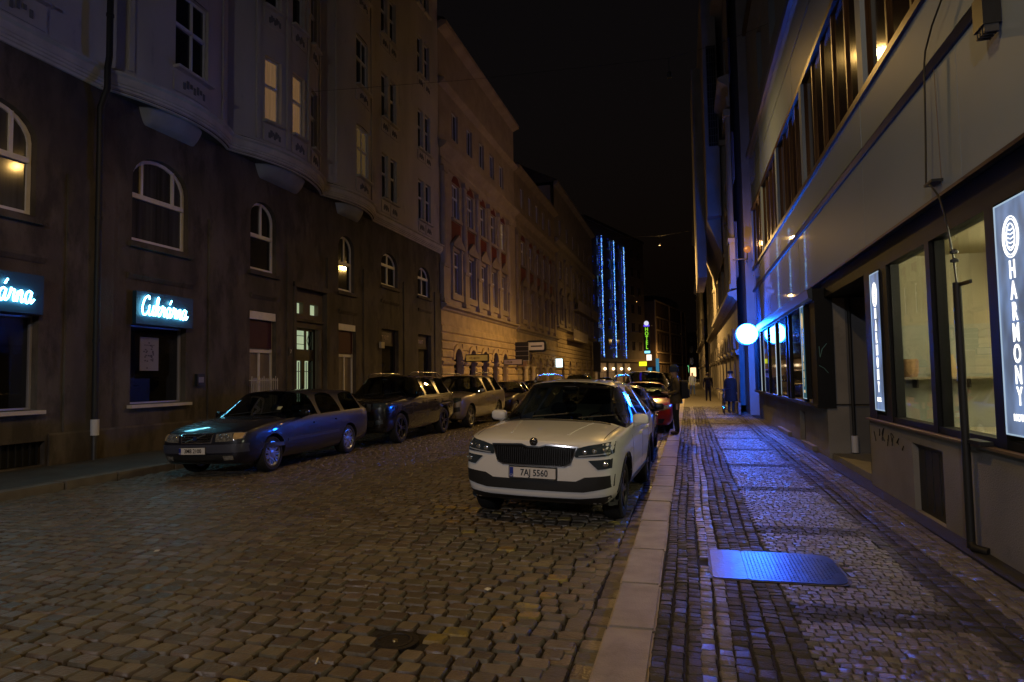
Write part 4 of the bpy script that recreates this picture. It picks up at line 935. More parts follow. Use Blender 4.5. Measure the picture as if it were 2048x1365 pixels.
# standpipe, cable and bracket
sp = thing('standpipe', 'dark cable standpipe fixed to the wall beside the lit shop window', 'pipe', (XR-.1, 6.63, .1))
m = MB(); m.tube([(XR-.1, 6.63, 2.46), (XR-.1, 6.63, .12)], .034, 10); m.build('pipe', black_pipe, sp, smooth=50)
m = MB(); m.tube([(XR-.1, 6.63, .16), (XR-.1, 6.58, .13), (XR-.02, 6.5, .12)], .036, 8); m.build('pipe_foot', black_pipe, sp, smooth=50)
m = MB(); m.box((XR-.1, 6.36, 2.42), (XR-.08, 6.63, 2.45)); m.build('clamp', black_metal, sp); m = MB(); m.box((XR-.1, 6.33, 1.035), (XR+.0, 6.66, 1.07)); m.build('clamp', black_metal, sp)
cb = thing('wall_cable', 'loose black cable hanging down the white panels to the standpipe', 'cable', (XR-.15, 7.0, 3.5))
m = MB(); m.tube([(XR-.1, 6.2, 5.6), (XR-.1, 6.55, 5.1), (XR-.11, 6.85, 4.95), (XR-.11, 7.05, 4.8), (XR-.12, 7.07, 4.68), (XR-.12, 7.13, 4.0), (XR-.12, 7.19, 3.5), (XR-.16, 6.95, 3.44), (XR-.15, 6.8, 3.3), (XR-.12, 6.76, 3.1), (XR-.1, 6.68, 2.72), (XR-.1, 6.63, 2.44)], .0085, 6); m.build('cable', black_pipe, cb, smooth=60)
m = MB(); m.box((XR-.14, 6.98, 3.485), (XR-.03, 7.2, 3.51)); m.build('bracket', black_metal, cb)
for z in (2.64, 2.72): m = MB(); m.lathe([(.0, 0), (.035, .01), (.035, .03), (0, .05)], (XR-.1, 6.655, z), n=8); m.build('clip', black_metal, cb)
m = MB(); m.tube([(XR-.05, 7.04, 4.6), (XR-.05, 7.0, 3.45)], .004, 4); m.build('thin_wire', M('grey_wire', (.15, .13, .12), .6), cb)
vn = thing('ventilation_hood', 'dark ribbed vent hood under the gutter band of the panel building', 'vent', (XR-.1, 5.75, 4.3))
m = MB(); FR.box(m, 5.66, 5.84, 4.34, 4.6, .045, .17); m.build('hood', black_metal, vn)
for k in range(4): m = MB(); FR.box(m, 5.67+k*.045, 5.69+k*.045, 4.28, 4.339, .06, .16); m.build('fin', zinc, vn)

# glowing round blade sign
bs = thing('round_sign', 'glowing blue-white round sign sticking out over the pavement beyond the black bay window', 'sign', (1.92, 22.6, 2.6))
m = MB(); m.lathe([(.325, -.24), (.35, -.24), (.35, .24), (.325, .24)], (1.9, 22.6, 2.96), 'y', 36, True); m.build('rim', M('sign_blue_rim', (.03, .1, .4), .3, emit=(.02, .2, 1), es=2), bs, smooth=40)
for sy in (-1, 1):
    m = MB(); m.lathe([(.0, sy*.14), (.2, sy*.13), (.322, sy*.10), (.322, sy*.08)], (1.9, 22.6, 2.96), 'y', 36); m.build('glowing_face', E('blue_sign_light', (.007, .13, 1.0), 460.0), bs, smooth=40)
m = MB(); m.tube([(2.2, 22.6, 2.96), (2.42, 22.6, 2.96)], .025, 8); m.build('arm', black_metal, bs)
m = MB(); m.box((2.27, 22.52, 2.86), (2.289, 22.68, 3.06)); m.build('wall_plate', black_metal, bs)
# lantern on a bracket
wl = thing('wall_lantern', 'small amber globe lamp on a dark bracket high on the house past the white panels', 'lamp', (1.9, 25.6, 5.9))
m = MB(); m.tube([(2.3, 26.25, 5.95), (2.28, 25.55, 5.95), (1.75, 25.5, 5.93)], .022, 6); m.tube([(2.28, 25.55, 5.95), (2.28, 25.55, 6.2)], .018, 6); m.build('bracket', black_metal, wl)
m = MB(); m.sphere((2.28, 25.55, 6.3), .13); m.build('globe', E('amber_globe', (1, .32, .08), .45), wl, smooth=60)
lamp('lantern_light', 'POINT', (2.1, 25.3, 6.45), 30, (1, .5, .16), wl, .12)

# ================================================================== right: older houses beyond
XR2 = 1.9
r2m = (M('old_grey_stucco', (.26, .24, .23), .85, nv=.25, ns=1, bump=.2, bs=40), M('old_grey_stone', (.22, .20, .2), .85, nv=.25, ns=1.5, bump=.3, bs=30), M('old_grey_trim', (.3, .28, .26), .8, nv=.2, ns=2))
b, FX = neo('old_house', 'old grey house with half columns next to the white-panelled building', -1, XR2, 26.2, 44.0, [28.4, 31.6, 34.8, 38.0, 41.4], r2m, zg=4.6, zt=13.2, za=17.5, ztop=20, red=False, rustic=False)
m = MB(); m.box((1.05, 29.5, 8.6), (XR2-.26, 40, 19.5)); m.prism([(XR2-.26, 8.6), (1.05, 8.6), (1.55, 7.2), (XR2-.26, 6.6)], lambda p: (p[0], 30.2, p[1]), lambda p: (p[0], 39.3, p[1])); ori = m.build('oriel', r2m[0], b)
m = MB(); m.box((1.2, 29.44, 11.7), (1.6, 29.499, 16.2)); m.build('lattice_window', dark_void, ori)
m = MB()
for k in range(5): m.box((1.2+k*.095, 29.41, 11.7), (1.22+k*.095, 29.439, 16.2))
for k in range(14): m.box((1.2, 29.40, 11.8+k*.33), (1.6, 29.409, 11.83+k*.33))
m.build('lattice_bars', zinc, ori)
m = MB(); m.box((.62, 33, 6.4), (1.049, 39.0, 16.9)); m.build('balcony_bay', r2m[0], ori)
b, FX = neo('old_house', 'second old grey house along the dark side of the street', -1, XR2+.2, 44.05, 64, [46.5, 50, 53.5, 57, 60.8], r2m, zg=4.6, zt=13.2, za=18, ztop=21, red=False, rustic=False)
b, FX = neo('old_house', 'last old house on the dark side before the bright shop lights', -1, XR2-.3, 64.05, 96, [67, 72, 77, 82, 87, 92], r2m, zg=4.6, zt=13.2, za=20, ztop=24, red=False, rustic=False)

# ================================================================== far end: hotel with light chains
def slant(P0, P1):
    u = Vector((P1[0]-P0[0], P1[1]-P0[1], 0)); L = u.length; u /= L; n = Vector((u.y, -u.x, 0))
    return u, n, L
HP0, HP1 = (-15.6, 104.5), (-7.9, 130.0)
u, n_, L = slant(HP0, HP1)
def H(t, z, d=0): p = Vector((HP0[0], HP0[1], 0)) + u*t + n_*d; return (p.x, p.y, z)
def hbox(mb, t0, t1, z0, z1, d0, d1): mb.hexa([H(t0, z0, d0), H(t0, z0, d1), H(t1, z0, d1), H(t1, z0, d0), H(t0, z1, d0), H(t0, z1, d1), H(t1, z1, d1), H(t1, z1, d0)])
hw_m = M('hotel_wall', (.10, .075, .07), .8, nv=.2, ns=.6)
ho = thing('hotel_tower', 'dark tall hotel front hung with three blue-white chains of light', 'building', (HP0[0], HP0[1], 0))
m = MB(); hbox(m, 0, L, 0, 27.5, -12, 0); m.build('wall', hw_m, ho)
m = MB(); hbox(m, 0, L, 4.1, 4.6, .003, .25); m.build('canopy_band', M('hotel_band', (.16, .11, .07), .7), ho)
m = MB(); hbox(m, -.1, L+.1, 27.5, 28, -12, .2); m.build('roof_edge', dark_roof, ho)
hglass = M('hotel_glass', (.03, .025, .028), .1, spec=.6)
lobby = M('lobby_glow', (.3, .2, .1), .8, emit=(1, .55, .22), es=.10, nv=.5, ns=1.2)
for fl in range(6):
    for t in (1.2, 4.2, 8.5, 12.0, 16.0, 19.5, 23.0):
        m = MB(); hbox(m, t, t+1.7, 6.2+fl*3.5, 8.1+fl*3.5, .003, .05); w_ = m.build('window', M('hotel_frame', (.14, .1, .09), .6), ho)
        m = MB(); hbox(m, t+.1, t+.8, 6.3+fl*3.5, 8.0+fl*3.5, .05, .06); hbox(m, t+.9, t+1.6, 6.3+fl*3.5, 8.0+fl*3.5, .05, .06); m.build('pane', hglass, w_)
for k, t in enumerate((1.0, 4.6, 8.2, 11.8, 15.4)):
    m = MB(); hbox(m, t, t+2.8, .3, 3.9, .003, .06); w_ = m.build('lobby_window', M('hotel_frame', (.14, .1, .09), .6), ho)
    for q in range(2):
        m = MB(); hbox(m, t+.12+q*1.3, t+1.3+q*1.3, 2.3, 3.8, .06, .07); hbox(m, t+.12+q*1.3, t+1.3+q*1.3, .4, 2.2, .06, .07); m.build('pane', lobby, w_)
    g_ = thing('lobby_lamp', 'warm globe lamp on the hotel front, %s from the balcony house' % ('first', 'second', 'third', 'fourth', 'fifth')[k], 'lamp', H(t+1.4, 2.6, .4), 'lobby lamps in a row along the hotel front')
    m = MB(); m.sphere(H(t+1.4, 2.85, .4), .24, 12, 8); m.build('globe', E('lobby_globe', (1, .72, .4), 5), g_, smooth=60)
    m = MB(); m.tube([H(t+1.4, 2.85, .38), H(t+1.4, 2.85, .07)], .03, 6); m.build('arm', black_metal, g_)
strip_m = [E('chain_blue', (.01, .05, 1), 2.6), E('chain_cyan', (.03, .34, 1), 2.2), E('chain_white', (.4, .75, 1), 3.0)]
rb = random.Random(2)
for k, px in enumerate((5.7, 11.0, 15.6)):
    s = MB(); zt_, zb_ = (25.4, 25.5, 25.0)[k], 4.85
    z = zb_
    while z < zt_:
        for q in range(3):
            t = px + rb.gauss(-.03, .11); s.cm = rb.choice((0, 0, 1, 1, 2)) if q else rb.choice((1, 2, 2))
            r_ = rb.uniform(.035, .06); p = Vector(H(t, z+rb.uniform(-.1, .1), .45))
            s.add([p+Vector(v)*r_ for v in ((1, 0, 0), (-1, 0, 0), (0, 1, 0), (0, -1, 0), (0, 0, 1), (0, 0, -1))], [(0, 2, 4), (2, 1, 4), (1, 3, 4), (3, 0, 4), (2, 0, 5), (1, 2, 5), (3, 1, 5), (0, 3, 5)])
        z += .13
    for q in range(int((zt_-zb_)/.3)):       # blue side chain
        p = Vector(H(px-.75+rb.gauss(0, .05), zb_+q*.3+rb.uniform(-.1, .1), .3)); s.cm = 0; r_ = .05
        if rb.random() < .6: s.add([p+Vector(v)*r_ for v in ((1, 0, 0), (-1, 0, 0), (0, 1, 0), (0, -1, 0), (0, 0, 1), (0, 0, -1))], [(0, 2, 4), (2, 1, 4), (1, 3, 4), (3, 0, 4), (2, 0, 5), (1, 2, 5), (3, 1, 5), (0, 3, 5)])
    me = bpy.data.meshes.new('bulbs'); me.from_pydata(s.v, [], s.f); me.polygons.foreach_set('material_index', s.mi)
    for x in strip_m: me.materials.append(x)
    th = thing('light_chain', ('vertical chain of blue-white lights on the hotel, the one beside the balcony house', 'vertical chain of blue-white lights on the hotel, between the two others', 'vertical chain of blue-white lights on the hotel, the one beside the green letter sign')[k], 'light chain', H(px, zb_, .45), 'hotel light chains')
    tag(put('bulbs', me, th), kind='stuff')
    m = MB(); m.tube([H(px, zb_-.1, .45), H(px, zt_+.1, .45)], .025, 5); m.build('carrier_wire', black_metal, th)
    for z in (zb_+.2, (zb_+zt_)/2, zt_): m = MB(); m.tube([H(px, z, .01), H(px, z, .45)], .02, 5); m.build('bracket', black_metal, th)
cl = MB()
for fl in range(6):
    for t in (2.6, 9.0, 13.6):
        for q in range(7):
            p = Vector(H(t+rb.gauss(0, .05), 6.4+fl*3.5+q*.27, .2)); r_ = .05; cl.cm = 0
            if rb.random() < .45: cl.add([p+Vector(v)*r_ for v in ((1, 0, 0), (-1, 0, 0), (0, 1, 0), (0, -1, 0), (0, 0, 1), (0, 0, -1))], [(0, 2, 4), (2, 1, 4), (1, 3, 4), (3, 0, 4), (2, 0, 5), (1, 2, 5), (3, 1, 5), (0, 3, 5)])
tag(cl.build('window_bulbs', E('window_bulb_blue', (.01, .06, 1), .9), ho), kind='stuff')
# hotel letter sign and entrance sign
hs = thing('hotel_sign', 'tall black vertical sign with green letters standing out beside the light chains', 'sign', (-6.9, 117.9, 5.8))
m = MB(); m.box((-7.45, 118, 6.0), (-6.35, 118.25, 10.3)); m.build('case', black_metal, hs)
for k, ch in enumerate('HOTEL'): text(ch, 1.0, E('green_neon', (.4, 1, .05), .8), 'letter', hs, (-6.9, 117.97, 9.8-k*.8), (math.pi/2, 0, 0), .02, .8, .02)
m = MB(); m.lathe([(0, -.02), (.42, -.02), (.42, .02), (0, .02)], (-6.9, 117.95, 10.9), 'y', 18); m.build('crest_disc', E('crest_white', (.8, .8, 1), .9), hs)
m = MB(); m.box((-7.4, 117.95, 10.32), (-6.4, 118.2, 10.6)); m.build('crest_base', E('crest_violet', (.12, .05, 1), 1.2), hs)
m = MB(); m.box((-7.35, 117.93, 5.55), (-6.4, 118.2, 5.95)); m.build('cyan_foot', E('cyan_foot', (.2, .7, 1), 2.0), hs)
m = MB(); m.tube([(-7.45, 118.1, 9.5), H(15.5, 9.5, 0)], .05, 6); m.build('arm', black_metal, hs)
es_ = thing('lit_box_sign', 'square warm white light box hanging just under the green letter sign', 'sign', (-6.6, 118, 4.2)); m = MB(); m.box((-7.1, 118, 4.2), (-6.1, 118.3, 5.35)); m.build('case', black_metal, es_); m = MB(); m.box((-7.05, 117.97, 4.25), (-6.15, 117.995, 5.3)); m.build('face', E('warm_box', (1, .78, .6), 1.6), es_)
es_ = thing('lit_box_sign', 'yellow glowing sign over the hotel entrance', 'sign', (-7.7, 118, 3.2)); m = MB(); m.box((-8.4, 118, 3.25), (-7.0, 118.3, 4.1)); m.build('case', black_metal, es_); m = MB(); m.box((-8.36, 117.97, 3.29), (-7.04, 117.995, 4.06)); m.build('face', E('yellow_box', (.85, .95, .02), 1.5), es_)
en = thing('entrance_kiosk', 'cyan-lit glazed entrance beside the yellow glowing sign', 'entrance', (-6.2, 119, 0))
m = MB(); m.box((-7.2, 119.2, 0), (-4.9, 119.5, 3.2)); m.build('frame', M('kiosk_frame', (.1, .12, .14), .5), en)
m = MB(); m.box((-6.9, 119.15, .2), (-6.2, 119.19, 3.0)); m.build('pane', E('cyan_door', (.05, .45, .8), .30), en)
m = MB(); m.box((-5.5, 119.15, .2), (-4.95, 119.19, 4.6)); m.build('light_column', E('cyan_column', (.1, .5, .8), .35), en)
vl = thing('neon_figure', 'violet-blue glowing upright tube light by the hotel entrance', 'light', (-7.9, 116.5, 0))
m = MB(); m.tube([(-8.0, 116.5, .1), (-8.1, 116.5, 1.4), (-7.95, 116.5, 2.3)], .16, 8); m.build('tube', E('violet_tube', (.08, .03, 1), 1.6), vl, smooth=60)
m = MB(); m.lathe([(0, 0), (.3, 0), (.3, .1), (0, .12)], (-8.0, 116.5, 0), n=12); m.build('foot', black_metal, vl)
# dark corner building and the lit street end
c0, c1 = (-6.0, 129.8), (-.3, 160)
u2, n2, L2 = slant(c0, c1)
def G(t, z, d=0): p = Vector((c0[0], c0[1], 0)) + u2*t + n2*d; return (p.x, p.y, z)
def gbox(mb, t0, t1, z0, z1, d0, d1): mb.hexa([G(t0, z0, d0), G(t0, z0, d1), G(t1, z0, d1), G(t1, z0, d0), G(t0, z1, d0), G(t0, z1, d1), G(t1, z1, d1), G(t1, z1, d0)])
cb_ = thing('end_house', 'dark brown house with pale edge lines and domed roof closing the street', 'building', (c0[0], c0[1], 0))
m = MB(); gbox(m, 0, L2, 0, 16.2, -9, 0); m.build('wall', M('end_house_wall', (.10, .062, .045), .85, nv=.25, ns=.5), cb_)
trim_e = M('end_house_trim', (.32, .24, .18), .8)
for z in (4.0, 6.0, 10.4, 13.0, 16.2): m = MB(); gbox(m, 0, L2, z, z+.22, .003, .25); m.build('string_course', trim_e, cb_)
for t in (0, 13.0, 25.5, L2-.6): m = MB(); gbox(m, t, t+.6, 0, 16.2, .004, .2); m.build('pilaster', trim_e, cb_)
for z, h in ((10.9, 1.9), (6.6, 3.2), (1, 2.6)):
    for t in (2, 5, 8, 11, 15, 18, 21, 24, 28, 31): m = MB(); gbox(m, t, t+1.5, z, z+h, .003, .03); w_ = m.build('window', hglass, cb_); m = MB(); gbox(m, t-.1, t, z, z+h, .003, .1); gbox(m, t+1.5, t+1.6, z, z+h, .003, .1); m.build('surround', M('end_house_dim', (.16, .11, .085), .85), w_)
m = MB(); m.lathe([(6.5, 16.3), (6.2, 17.2), (4.6, 18.3), (2.0, 19.0), (0, 19.2)], G(16, 0, -5), n=20); m.build('dome_roof', dark_roof, cb_, smooth=50)
eb = thing('end_house', 'far house block at the street end behind the bright shop lights', 'building', (4, 200, 0))
m = MB(); m.box((-3, 200, 0), (22, 212, 14)); m.build('wall', M('far_house_wall', (.12, .085, .07), .85), eb); m = MB(); m.box((-3.4, 199.6, 14), (22.4, 212, 14.5)); m.build('cornice', trim_e, eb)
for z in (4.5, 8, 11.2):
    for x in (-2, .5, 3, 5.5, 8, 10.5): m = MB(); m.box((x, 199.95, z), (x+1.2, 199.99, z+2)); m.build('window', hglass, eb)
for k, (x, z0, z1, w, col, st, lb) in enumerate(((.7, 1.0, 3.6, 1.6, (1, .6, .3), 2.0, 'bright warm shop window at the far street end'), (4.0, .6, 4.0, .5, (1, .8, .55), 2.6, 'tall narrow white light at the far street end'), (5.2, .8, 3.8, 1.0, (1, .55, .2), 3.0, 'orange lit doorway at the far street end'), (6.9, 1.2, 2.6, 1.0, (1, .16, .05), 1.6, 'small red sign at the far street end'), (-.6, 2.2, 4.2, .9, (.2, .8, .3), 1.0, 'small green glowing sign at the far street end'))):
    t = thing('lit_shop_window', lb, 'shop window', (x, 199.8, z0)); m = MB(); m.box((x-.1, 199.8, z0-.1), (x+w+.1, 199.94, z1+.1)); m.build('frame', black_metal, t); m = MB(); m.box((x, 199.76, z0), (x+w, 199.795, z1)); m.build('pane', E('far_light_%s' % 'abcde'[k], col, st), t)
# ================================================================== cars
tyre_m = M('tyre_rubber', (.012, .012, .012), .8, nv=.2, ns=20)
alloy = M('alloy', (.45, .46, .48), .28, metal=.9)
alloy_dark = M('alloy_dark', (.05, .05, .055), .3, metal=.8)
black_plastic = M('black_plastic', (.014, .014, .015), .55)
gloss_black = M('gloss_black', (.008, .008, .009), .12, coat=.5)
car_glass = glass('car_glass', (.30, .34, .34), .012, 1.52)
trim_in = M('car_interior', (.03, .03, .032), .8)
lamp_glass = M('headlight_glass', (.03, .045, .06), .06, spec=.8, coat=1)
lamp_clear = M('headlight_clear', (.28, .27, .25), .1, spec=.8, coat=1, nv=.7, ns=22)
lamp_lens = M('headlight_lens', (.7, .75, .8), .1, metal=.9)
amber_lens = M('amber_lens', (.5, .2, .03), .15, coat=1)
plate_w = M('plate_white', (.72, .70, .68), .4); plate_blue = M('plate_blue', (.01, .03, .30), .4); plate_ink = M('plate_ink', (.015, .015, .02), .5)
def paint(name, col, metal=0.0, rough=.3): return M(name, col, rough, metal=metal, spec=.4, coat=1, croug=.02, nv=.06, ns=1.5)
def inner_poly(P, k=6):
    return P
def decal(bvh, poly, axis, off, mat, name, parent, step=.05, depth=.012, sgn=1, smooth=35):
    """raised piece cut to a 2D outline and laid on the body by rays. axis 'f': (x,z) seen from the front; 'r' rear; 's': (y,z) from side sgn; 't': (x,y) from above"""
    bm = bmesh.new(); vs = [bm.verts.new((p[0], p[1], 0)) for p in poly]; bm.faces.new(vs)
    for ax in (0, 1):
        lo, hi = min(p[ax] for p in poly), max(p[ax] for p in poly); n = int((hi-lo)/step)
        for k in range(1, n+1):
            c = lo+(hi-lo)*k/(n+1); co = [0, 0, 0]; no = [0, 0, 0]; co[ax] = c; no[ax] = 1
            bmesh.ops.bisect_plane(bm, geom=bm.verts[:]+bm.edges[:]+bm.faces[:], plane_co=co, plane_no=no)
    def ray(a, b):
        if axis == 'f': o, d = Vector((a, -9, b)), Vector((0, 1, 0))
        elif axis == 'r': o, d = Vector((a, 9, b)), Vector((0, -1, 0))
        elif axis == 's': o, d = Vector((5*sgn, a, b)), Vector((-sgn, 0, 0))
        else: o, d = Vector((a, b, 9)), Vector((0, 0, -1))
        h = bvh.ray_cast(o, d); return (h[0], d) if h[0] is not None else (None, d)
    outs, ins, hits, last, miss = {}, {}, {}, None, []
    for v in bm.verts:
        h, d = ray(v.co.x, v.co.y)
        if h is None: miss.append(v); continue
        outs[v] = h - d*off; ins[v] = h + d*depth; last = (h, d); hits[v] = (h.copy(), d)
    if last is None: bm.free(); return None
    for v in miss:
        near = min(hits, key=lambda q: (q.co-v.co).length); h, d = hits[near]
        k = {'f': 1, 'r': 1, 's': 0, 't': 2}[axis]
        p = Vector({'f': (v.co.x, 0, v.co.y), 'r': (v.co.x, 0, v.co.y), 's': (0, v.co.x, v.co.y), 't': (v.co.x, v.co.y, 0)}[axis]); p[k] = h[k]
        outs[v] = p - d*off; ins[v] = p + d*depth
    bnd = [e for e in bm.edges if e.is_boundary]; sk = [(outs[e.verts[0]], outs[e.verts[1]], ins[e.verts[1]], ins[e.verts[0]]) for e in bnd]
    mb = MB(); idx = {v: i for i, v in enumerate(bm.verts)}
    mb.add([outs[v] for v in bm.verts], [tuple(idx[v] for v in f.verts) for f in bm.faces])
    for q in sk: mb.quad(*q)
    bm.free()
    return mb.build(name, mat, parent, smooth)
def ribbon(pts, w):
    """closed outline of a strip of width w along a 2D polyline"""
    L, Rr = [], []
    for i, p in enumerate(pts):
        a, b = Vector(pts[max(0, i-1)]), Vector(pts[min(len(pts)-1, i+1)]); t = (b-a).normalized(); n = Vector((-t.y, t.x))
        L.append((p[0]+n.x*w/2, p[1]+n.y*w/2)); Rr.append((p[0]-n.x*w/2, p[1]-n.y*w/2))
    return L + Rr[::-1]
def mir(poly): return [(-a, b) for a, b in poly][::-1]
def wheel_meshes(Rt, wd, rim, mats, spokes=5, twin=False):
    t = MB(); rr = rim; hw = wd/2
    t.lathe([(rr, -hw*.86), (rr+.02, -hw), (Rt-.035, -hw), (Rt-.008, -hw*.82), (Rt, -hw*.5), (Rt, hw*.5), (Rt-.008, hw*.82), (Rt-.035, hw), (rr+.02, hw), (rr, hw*.86)], axis='x', n=36, closed=True)
    tm = t.mesh('wheel', tyre_m, 35)
    r = MB(); r.lathe([(rr+.004, -hw*.9), (rr+.004, hw*.9), (rr-.014, hw*.93), (rr-.03, hw*.8), (rr-.03, -hw*.9)], axis='x', n=36, closed=True)
    for k in range(spokes):
        a0 = 2*math.pi*k/spokes
        for da in ((-.13, .13) if twin else (0,)):
            a = a0+da; w0, w1 = (.022, .014) if twin else (.045, .026)
            ca, sa = math.cos(a), math.sin(a); P = lambda rad, off, x: (x, rad*ca-off*sa, rad*sa+off*ca)
            r.hexa([P(.03, -w0, hw*.55), P(rr-.02, -w1, hw*.62), P(rr-.02, w1, hw*.62), P(.03, w0, hw*.55), P(.03, -w0, hw*.78), P(rr-.02, -w1, hw*.86), P(rr-.02, w1, hw*.86), P(.03, w0, hw*.78)])
    r.lathe([(0, hw*.84), (.045, hw*.84), (.065, hw*.78), (.07, hw*.4)], axis='x', n=18)
    r.cm = 1; r.lathe([(0, .0), (rr-.028, .0)], axis='x', n=24)
    return tm, r.mesh('rim', [mats, black_plastic], 35)
def superell(m, c, r, n=20, k=10, e=.62):
    o = len(m.v); m.sphere((0, 0, 0), 1.0, n, k); sg = lambda v: math.copysign(abs(v)**e, v)
    for i in range(o, len(m.v)):
        v = m.v[i]; m.v[i] = (c[0]+sg(v[0])*r[0], c[1]+sg(v[1])*r[1], c[2]+sg(v[2])*r[2])
def car(label, cat, sp, group=None):
    L, W, H = sp['L'], sp['W'], sp['H']; hw = W/2; y0 = -L/2
    root = thing('parked_car', label, cat, (0, 0, 0), group)
    zb, zn, zc, zs0, zs1 = sp['zb'], sp['znose'], sp['zcowl'], sp['zbelt'], sp['zbelt_r']
    uc, ut, ub, ud, ur, ug = sp['cowl'], sp['ws_top'], sp['bpil'], sp['dpil'], sp['roof_end'], sp['rear_base']
    wr = sp['wr']; zr = H
    S = []   # stations: list of 9 (x,z) points
    def hood(u, wf, zb_, zs, zt):
        w = hw*wf; zm = zb_+.55*(zs-zb_)
        S.append((u, 'h', [(0, zb_), (w*.84, zb_), (w*.975, zb_+.11), (w, zm), (w*.985, zs-.10), (w*.93, zs), (w*.72, zs+(zt-zs)*.72), (w*.40, zt-.006), (0, zt)]))
    def cab(u, wf, zb_, zs, wr_, zr_):
        w = hw*wf; zm = zb_+.55*(zs-zb_)
        S.append((u, 'c', [(0, zb_), (w*.84, zb_), (w*.975, zb_+.11), (w, zm), (w*.985, zs-.09), (w*.945, zs), (wr_, zr_-.065), (wr_*.78, zr_-.012), (0, zr_+.012)]))
    nw = sp.get('nose_w', .80)
    hood(.07, nw, zb+.10, zn-.07, zn)
    hood(.20, .925, zb+.02, zn-.01, zn+(zc-zn)*.3)
    hood(.48, .985, zb, (zn+zs0)/2, zn+(zc-zn)*.62)
    hood(uc*.78, 1.0, zb, zs0-.015, zc-.015)
    hood(uc, 1.0, zb, zs0, zc)
    zf = lambda u: zs0+(zs1-zs0)*(u-uc)/(ug-uc)
    cab(ut, 1.0, zb, zf(ut), wr, zr-.025)
    cab(ub-.05, 1.0, zb, zf(ub), wr*1.01, zr); cab(ub+.05, 1.0, zb, zf(ub), wr*1.01, zr)
    cab(ud-.06, 1.0, zb, zf(ud), wr*.99, zr-.01); cab(ud+.06, 1.0, zb, zf(ud), wr*.985, zr-.012)
    cab(ur, .985, zb+.02, zf(ur), wr*.94, zr-.045)
    w = hw*.965; zg = sp['zrear']
    S.append((ug, 'h', [(0, zb+.04), (w*.84, zb+.04), (w*.975, zb+.15), (w, zb+.5), (w*.985, zs1-.1), (w*.95, zs1), (w*.80, zg), (w*.5, zg+.01), (0, zg+.015)]))
    w = hw*.90
    S.append((L-.03, 'h', [(0, zb+.12), (w*.84, zb+.12), (w*.97, zb+.2), (w, zb+.5), (w*.985, zs1-.16), (w*.95, zs1-.1), (w*.8, zg-.1), (w*.5, zg-.08), (0, zg-.08)]))
    bm = bmesh.new(); cr = bm.edges.layers.float.new('crease_edge'); Rg, Lg = [], []
    for u, t, P in S:
        r_ = [bm.verts.new((x, y0+u, z)) for x, z in P]
        l_ = [r_[k] if k in (0, 8) else bm.verts.new((-P[k][0], y0+u, P[k][1])) for k in range(9)]
        Rg.append(r_); Lg.append(l_)
    NS = len(S); gi = set()
    iw = 4; it = 5; irr = 10
    for i in range(NS-1):
        for k in range(8):
            side_glass = k == 5 and i in (5, 7, 9)
            if k == 5 and i == 4: side_glass = True
            ws = (i == iw or i == irr) and k in (6, 7)
            mi = 1 if (side_glass or ws) else 0
            for G_, flip in ((Rg, 0), (Lg, 1)):
                q = [G_[i][k], G_[i+1][k], G_[i+1][k+1], G_[i][k+1]]
                if flip: q.reverse()
                f = bm.faces.new(q); f.material_index = mi
    offs = sp.get('nose', [.02, .05, .08, .085, .075, .06, .045, .03, .0])
    def cap(ring, lring, sgn, off):
        C = [bm.verts.new((0, ring[k].co.y+sgn*off[k], ring[k].co.z)) if 0 < k < 8 else ring[k] for k in range(9)]
        for k in range(8):
            for G_, fl in ((ring, sgn < 0), (lring, sgn > 0)):
                q = [G_[k], C[k], C[k+1], G_[k+1]]; q = [v for j, v in enumerate(q) if v not in q[:j]]
                if fl: q.reverse()
                bm.faces.new(q)
    cap(Rg[0], Lg[0], -1, offs); cap(Rg[-1], Lg[-1], 1, [.02]*9)
    for e in bm.edges:
        m_ = {f.material_index for f in e.link_faces}
        if len(m_) > 1: e[cr] = .9
    for G_ in (Rg, Lg):
        for i in range(4, NS-1):
            e = bm.edges.get((G_[i][5], G_[i+1][5]))
            if e: e[cr] = max(e[cr], .6)
        for i in range(0, 4):
            e = bm.edges.get((G_[i][5], G_[i+1][5]))
            if e: e[cr] = .35
        for i in range(NS-1):
            e = bm.edges.get((G_[i][1], G_[i+1][1]))
            if e: e[cr] = .5
    bmesh.ops.recalc_face_normals(bm, faces=bm.faces)
    me = bpy.data.meshes.new('tmp'); bm.to_mesh(me); bm.free()
    for x in (sp['paint'], car_glass, black_plastic): me.materials.append(x)
    ob = bpy.data.objects.new('tmp', me); COL.objects.link(ob)
    md = ob.modifiers.new('s', 'SUBSURF'); md.levels = sp.get('lev', 2); md.render_levels = md.levels
    Rt = sp['R']; fy, ry = y0+sp['fo'], y0+sp['fo']+sp['wb']
    c = MB(); c.cm = 0
    for y in (fy, ry):
        for s_ in (-1, 1): c.lathe([(0, 0), (Rt+sp.get('gap', .05), 0), (Rt+sp.get('gap', .05), s_*.6), (0, s_*.6)], (s_*(hw-.27), y, Rt+.01), 'x', 28)
    cme = c.mesh('cut', black_plastic); co = bpy.data.objects.new('cut', cme); COL.objects.link(co)
    bo = ob.modifiers.new('b', 'BOOLEAN'); bo.operation = 'DIFFERENCE'; bo.object = co; bo.solver = 'EXACT'
    dg = bpy.context.evaluated_depsgraph_get(); dg.update(); ev = bpy.data.meshes.new_from_object(ob.evaluated_get(dg))
    bpy.data.objects.remove(ob); bpy.data.objects.remove(co)
    names = [m_.name if m_ else '' for m_ in ev.materials]
    bvh = BVHTree.FromPolygons([v.co.copy() for v in ev.vertices], [tuple(p.vertices) for p in ev.polygons])
    parts = {0: MB(), 1: MB()}
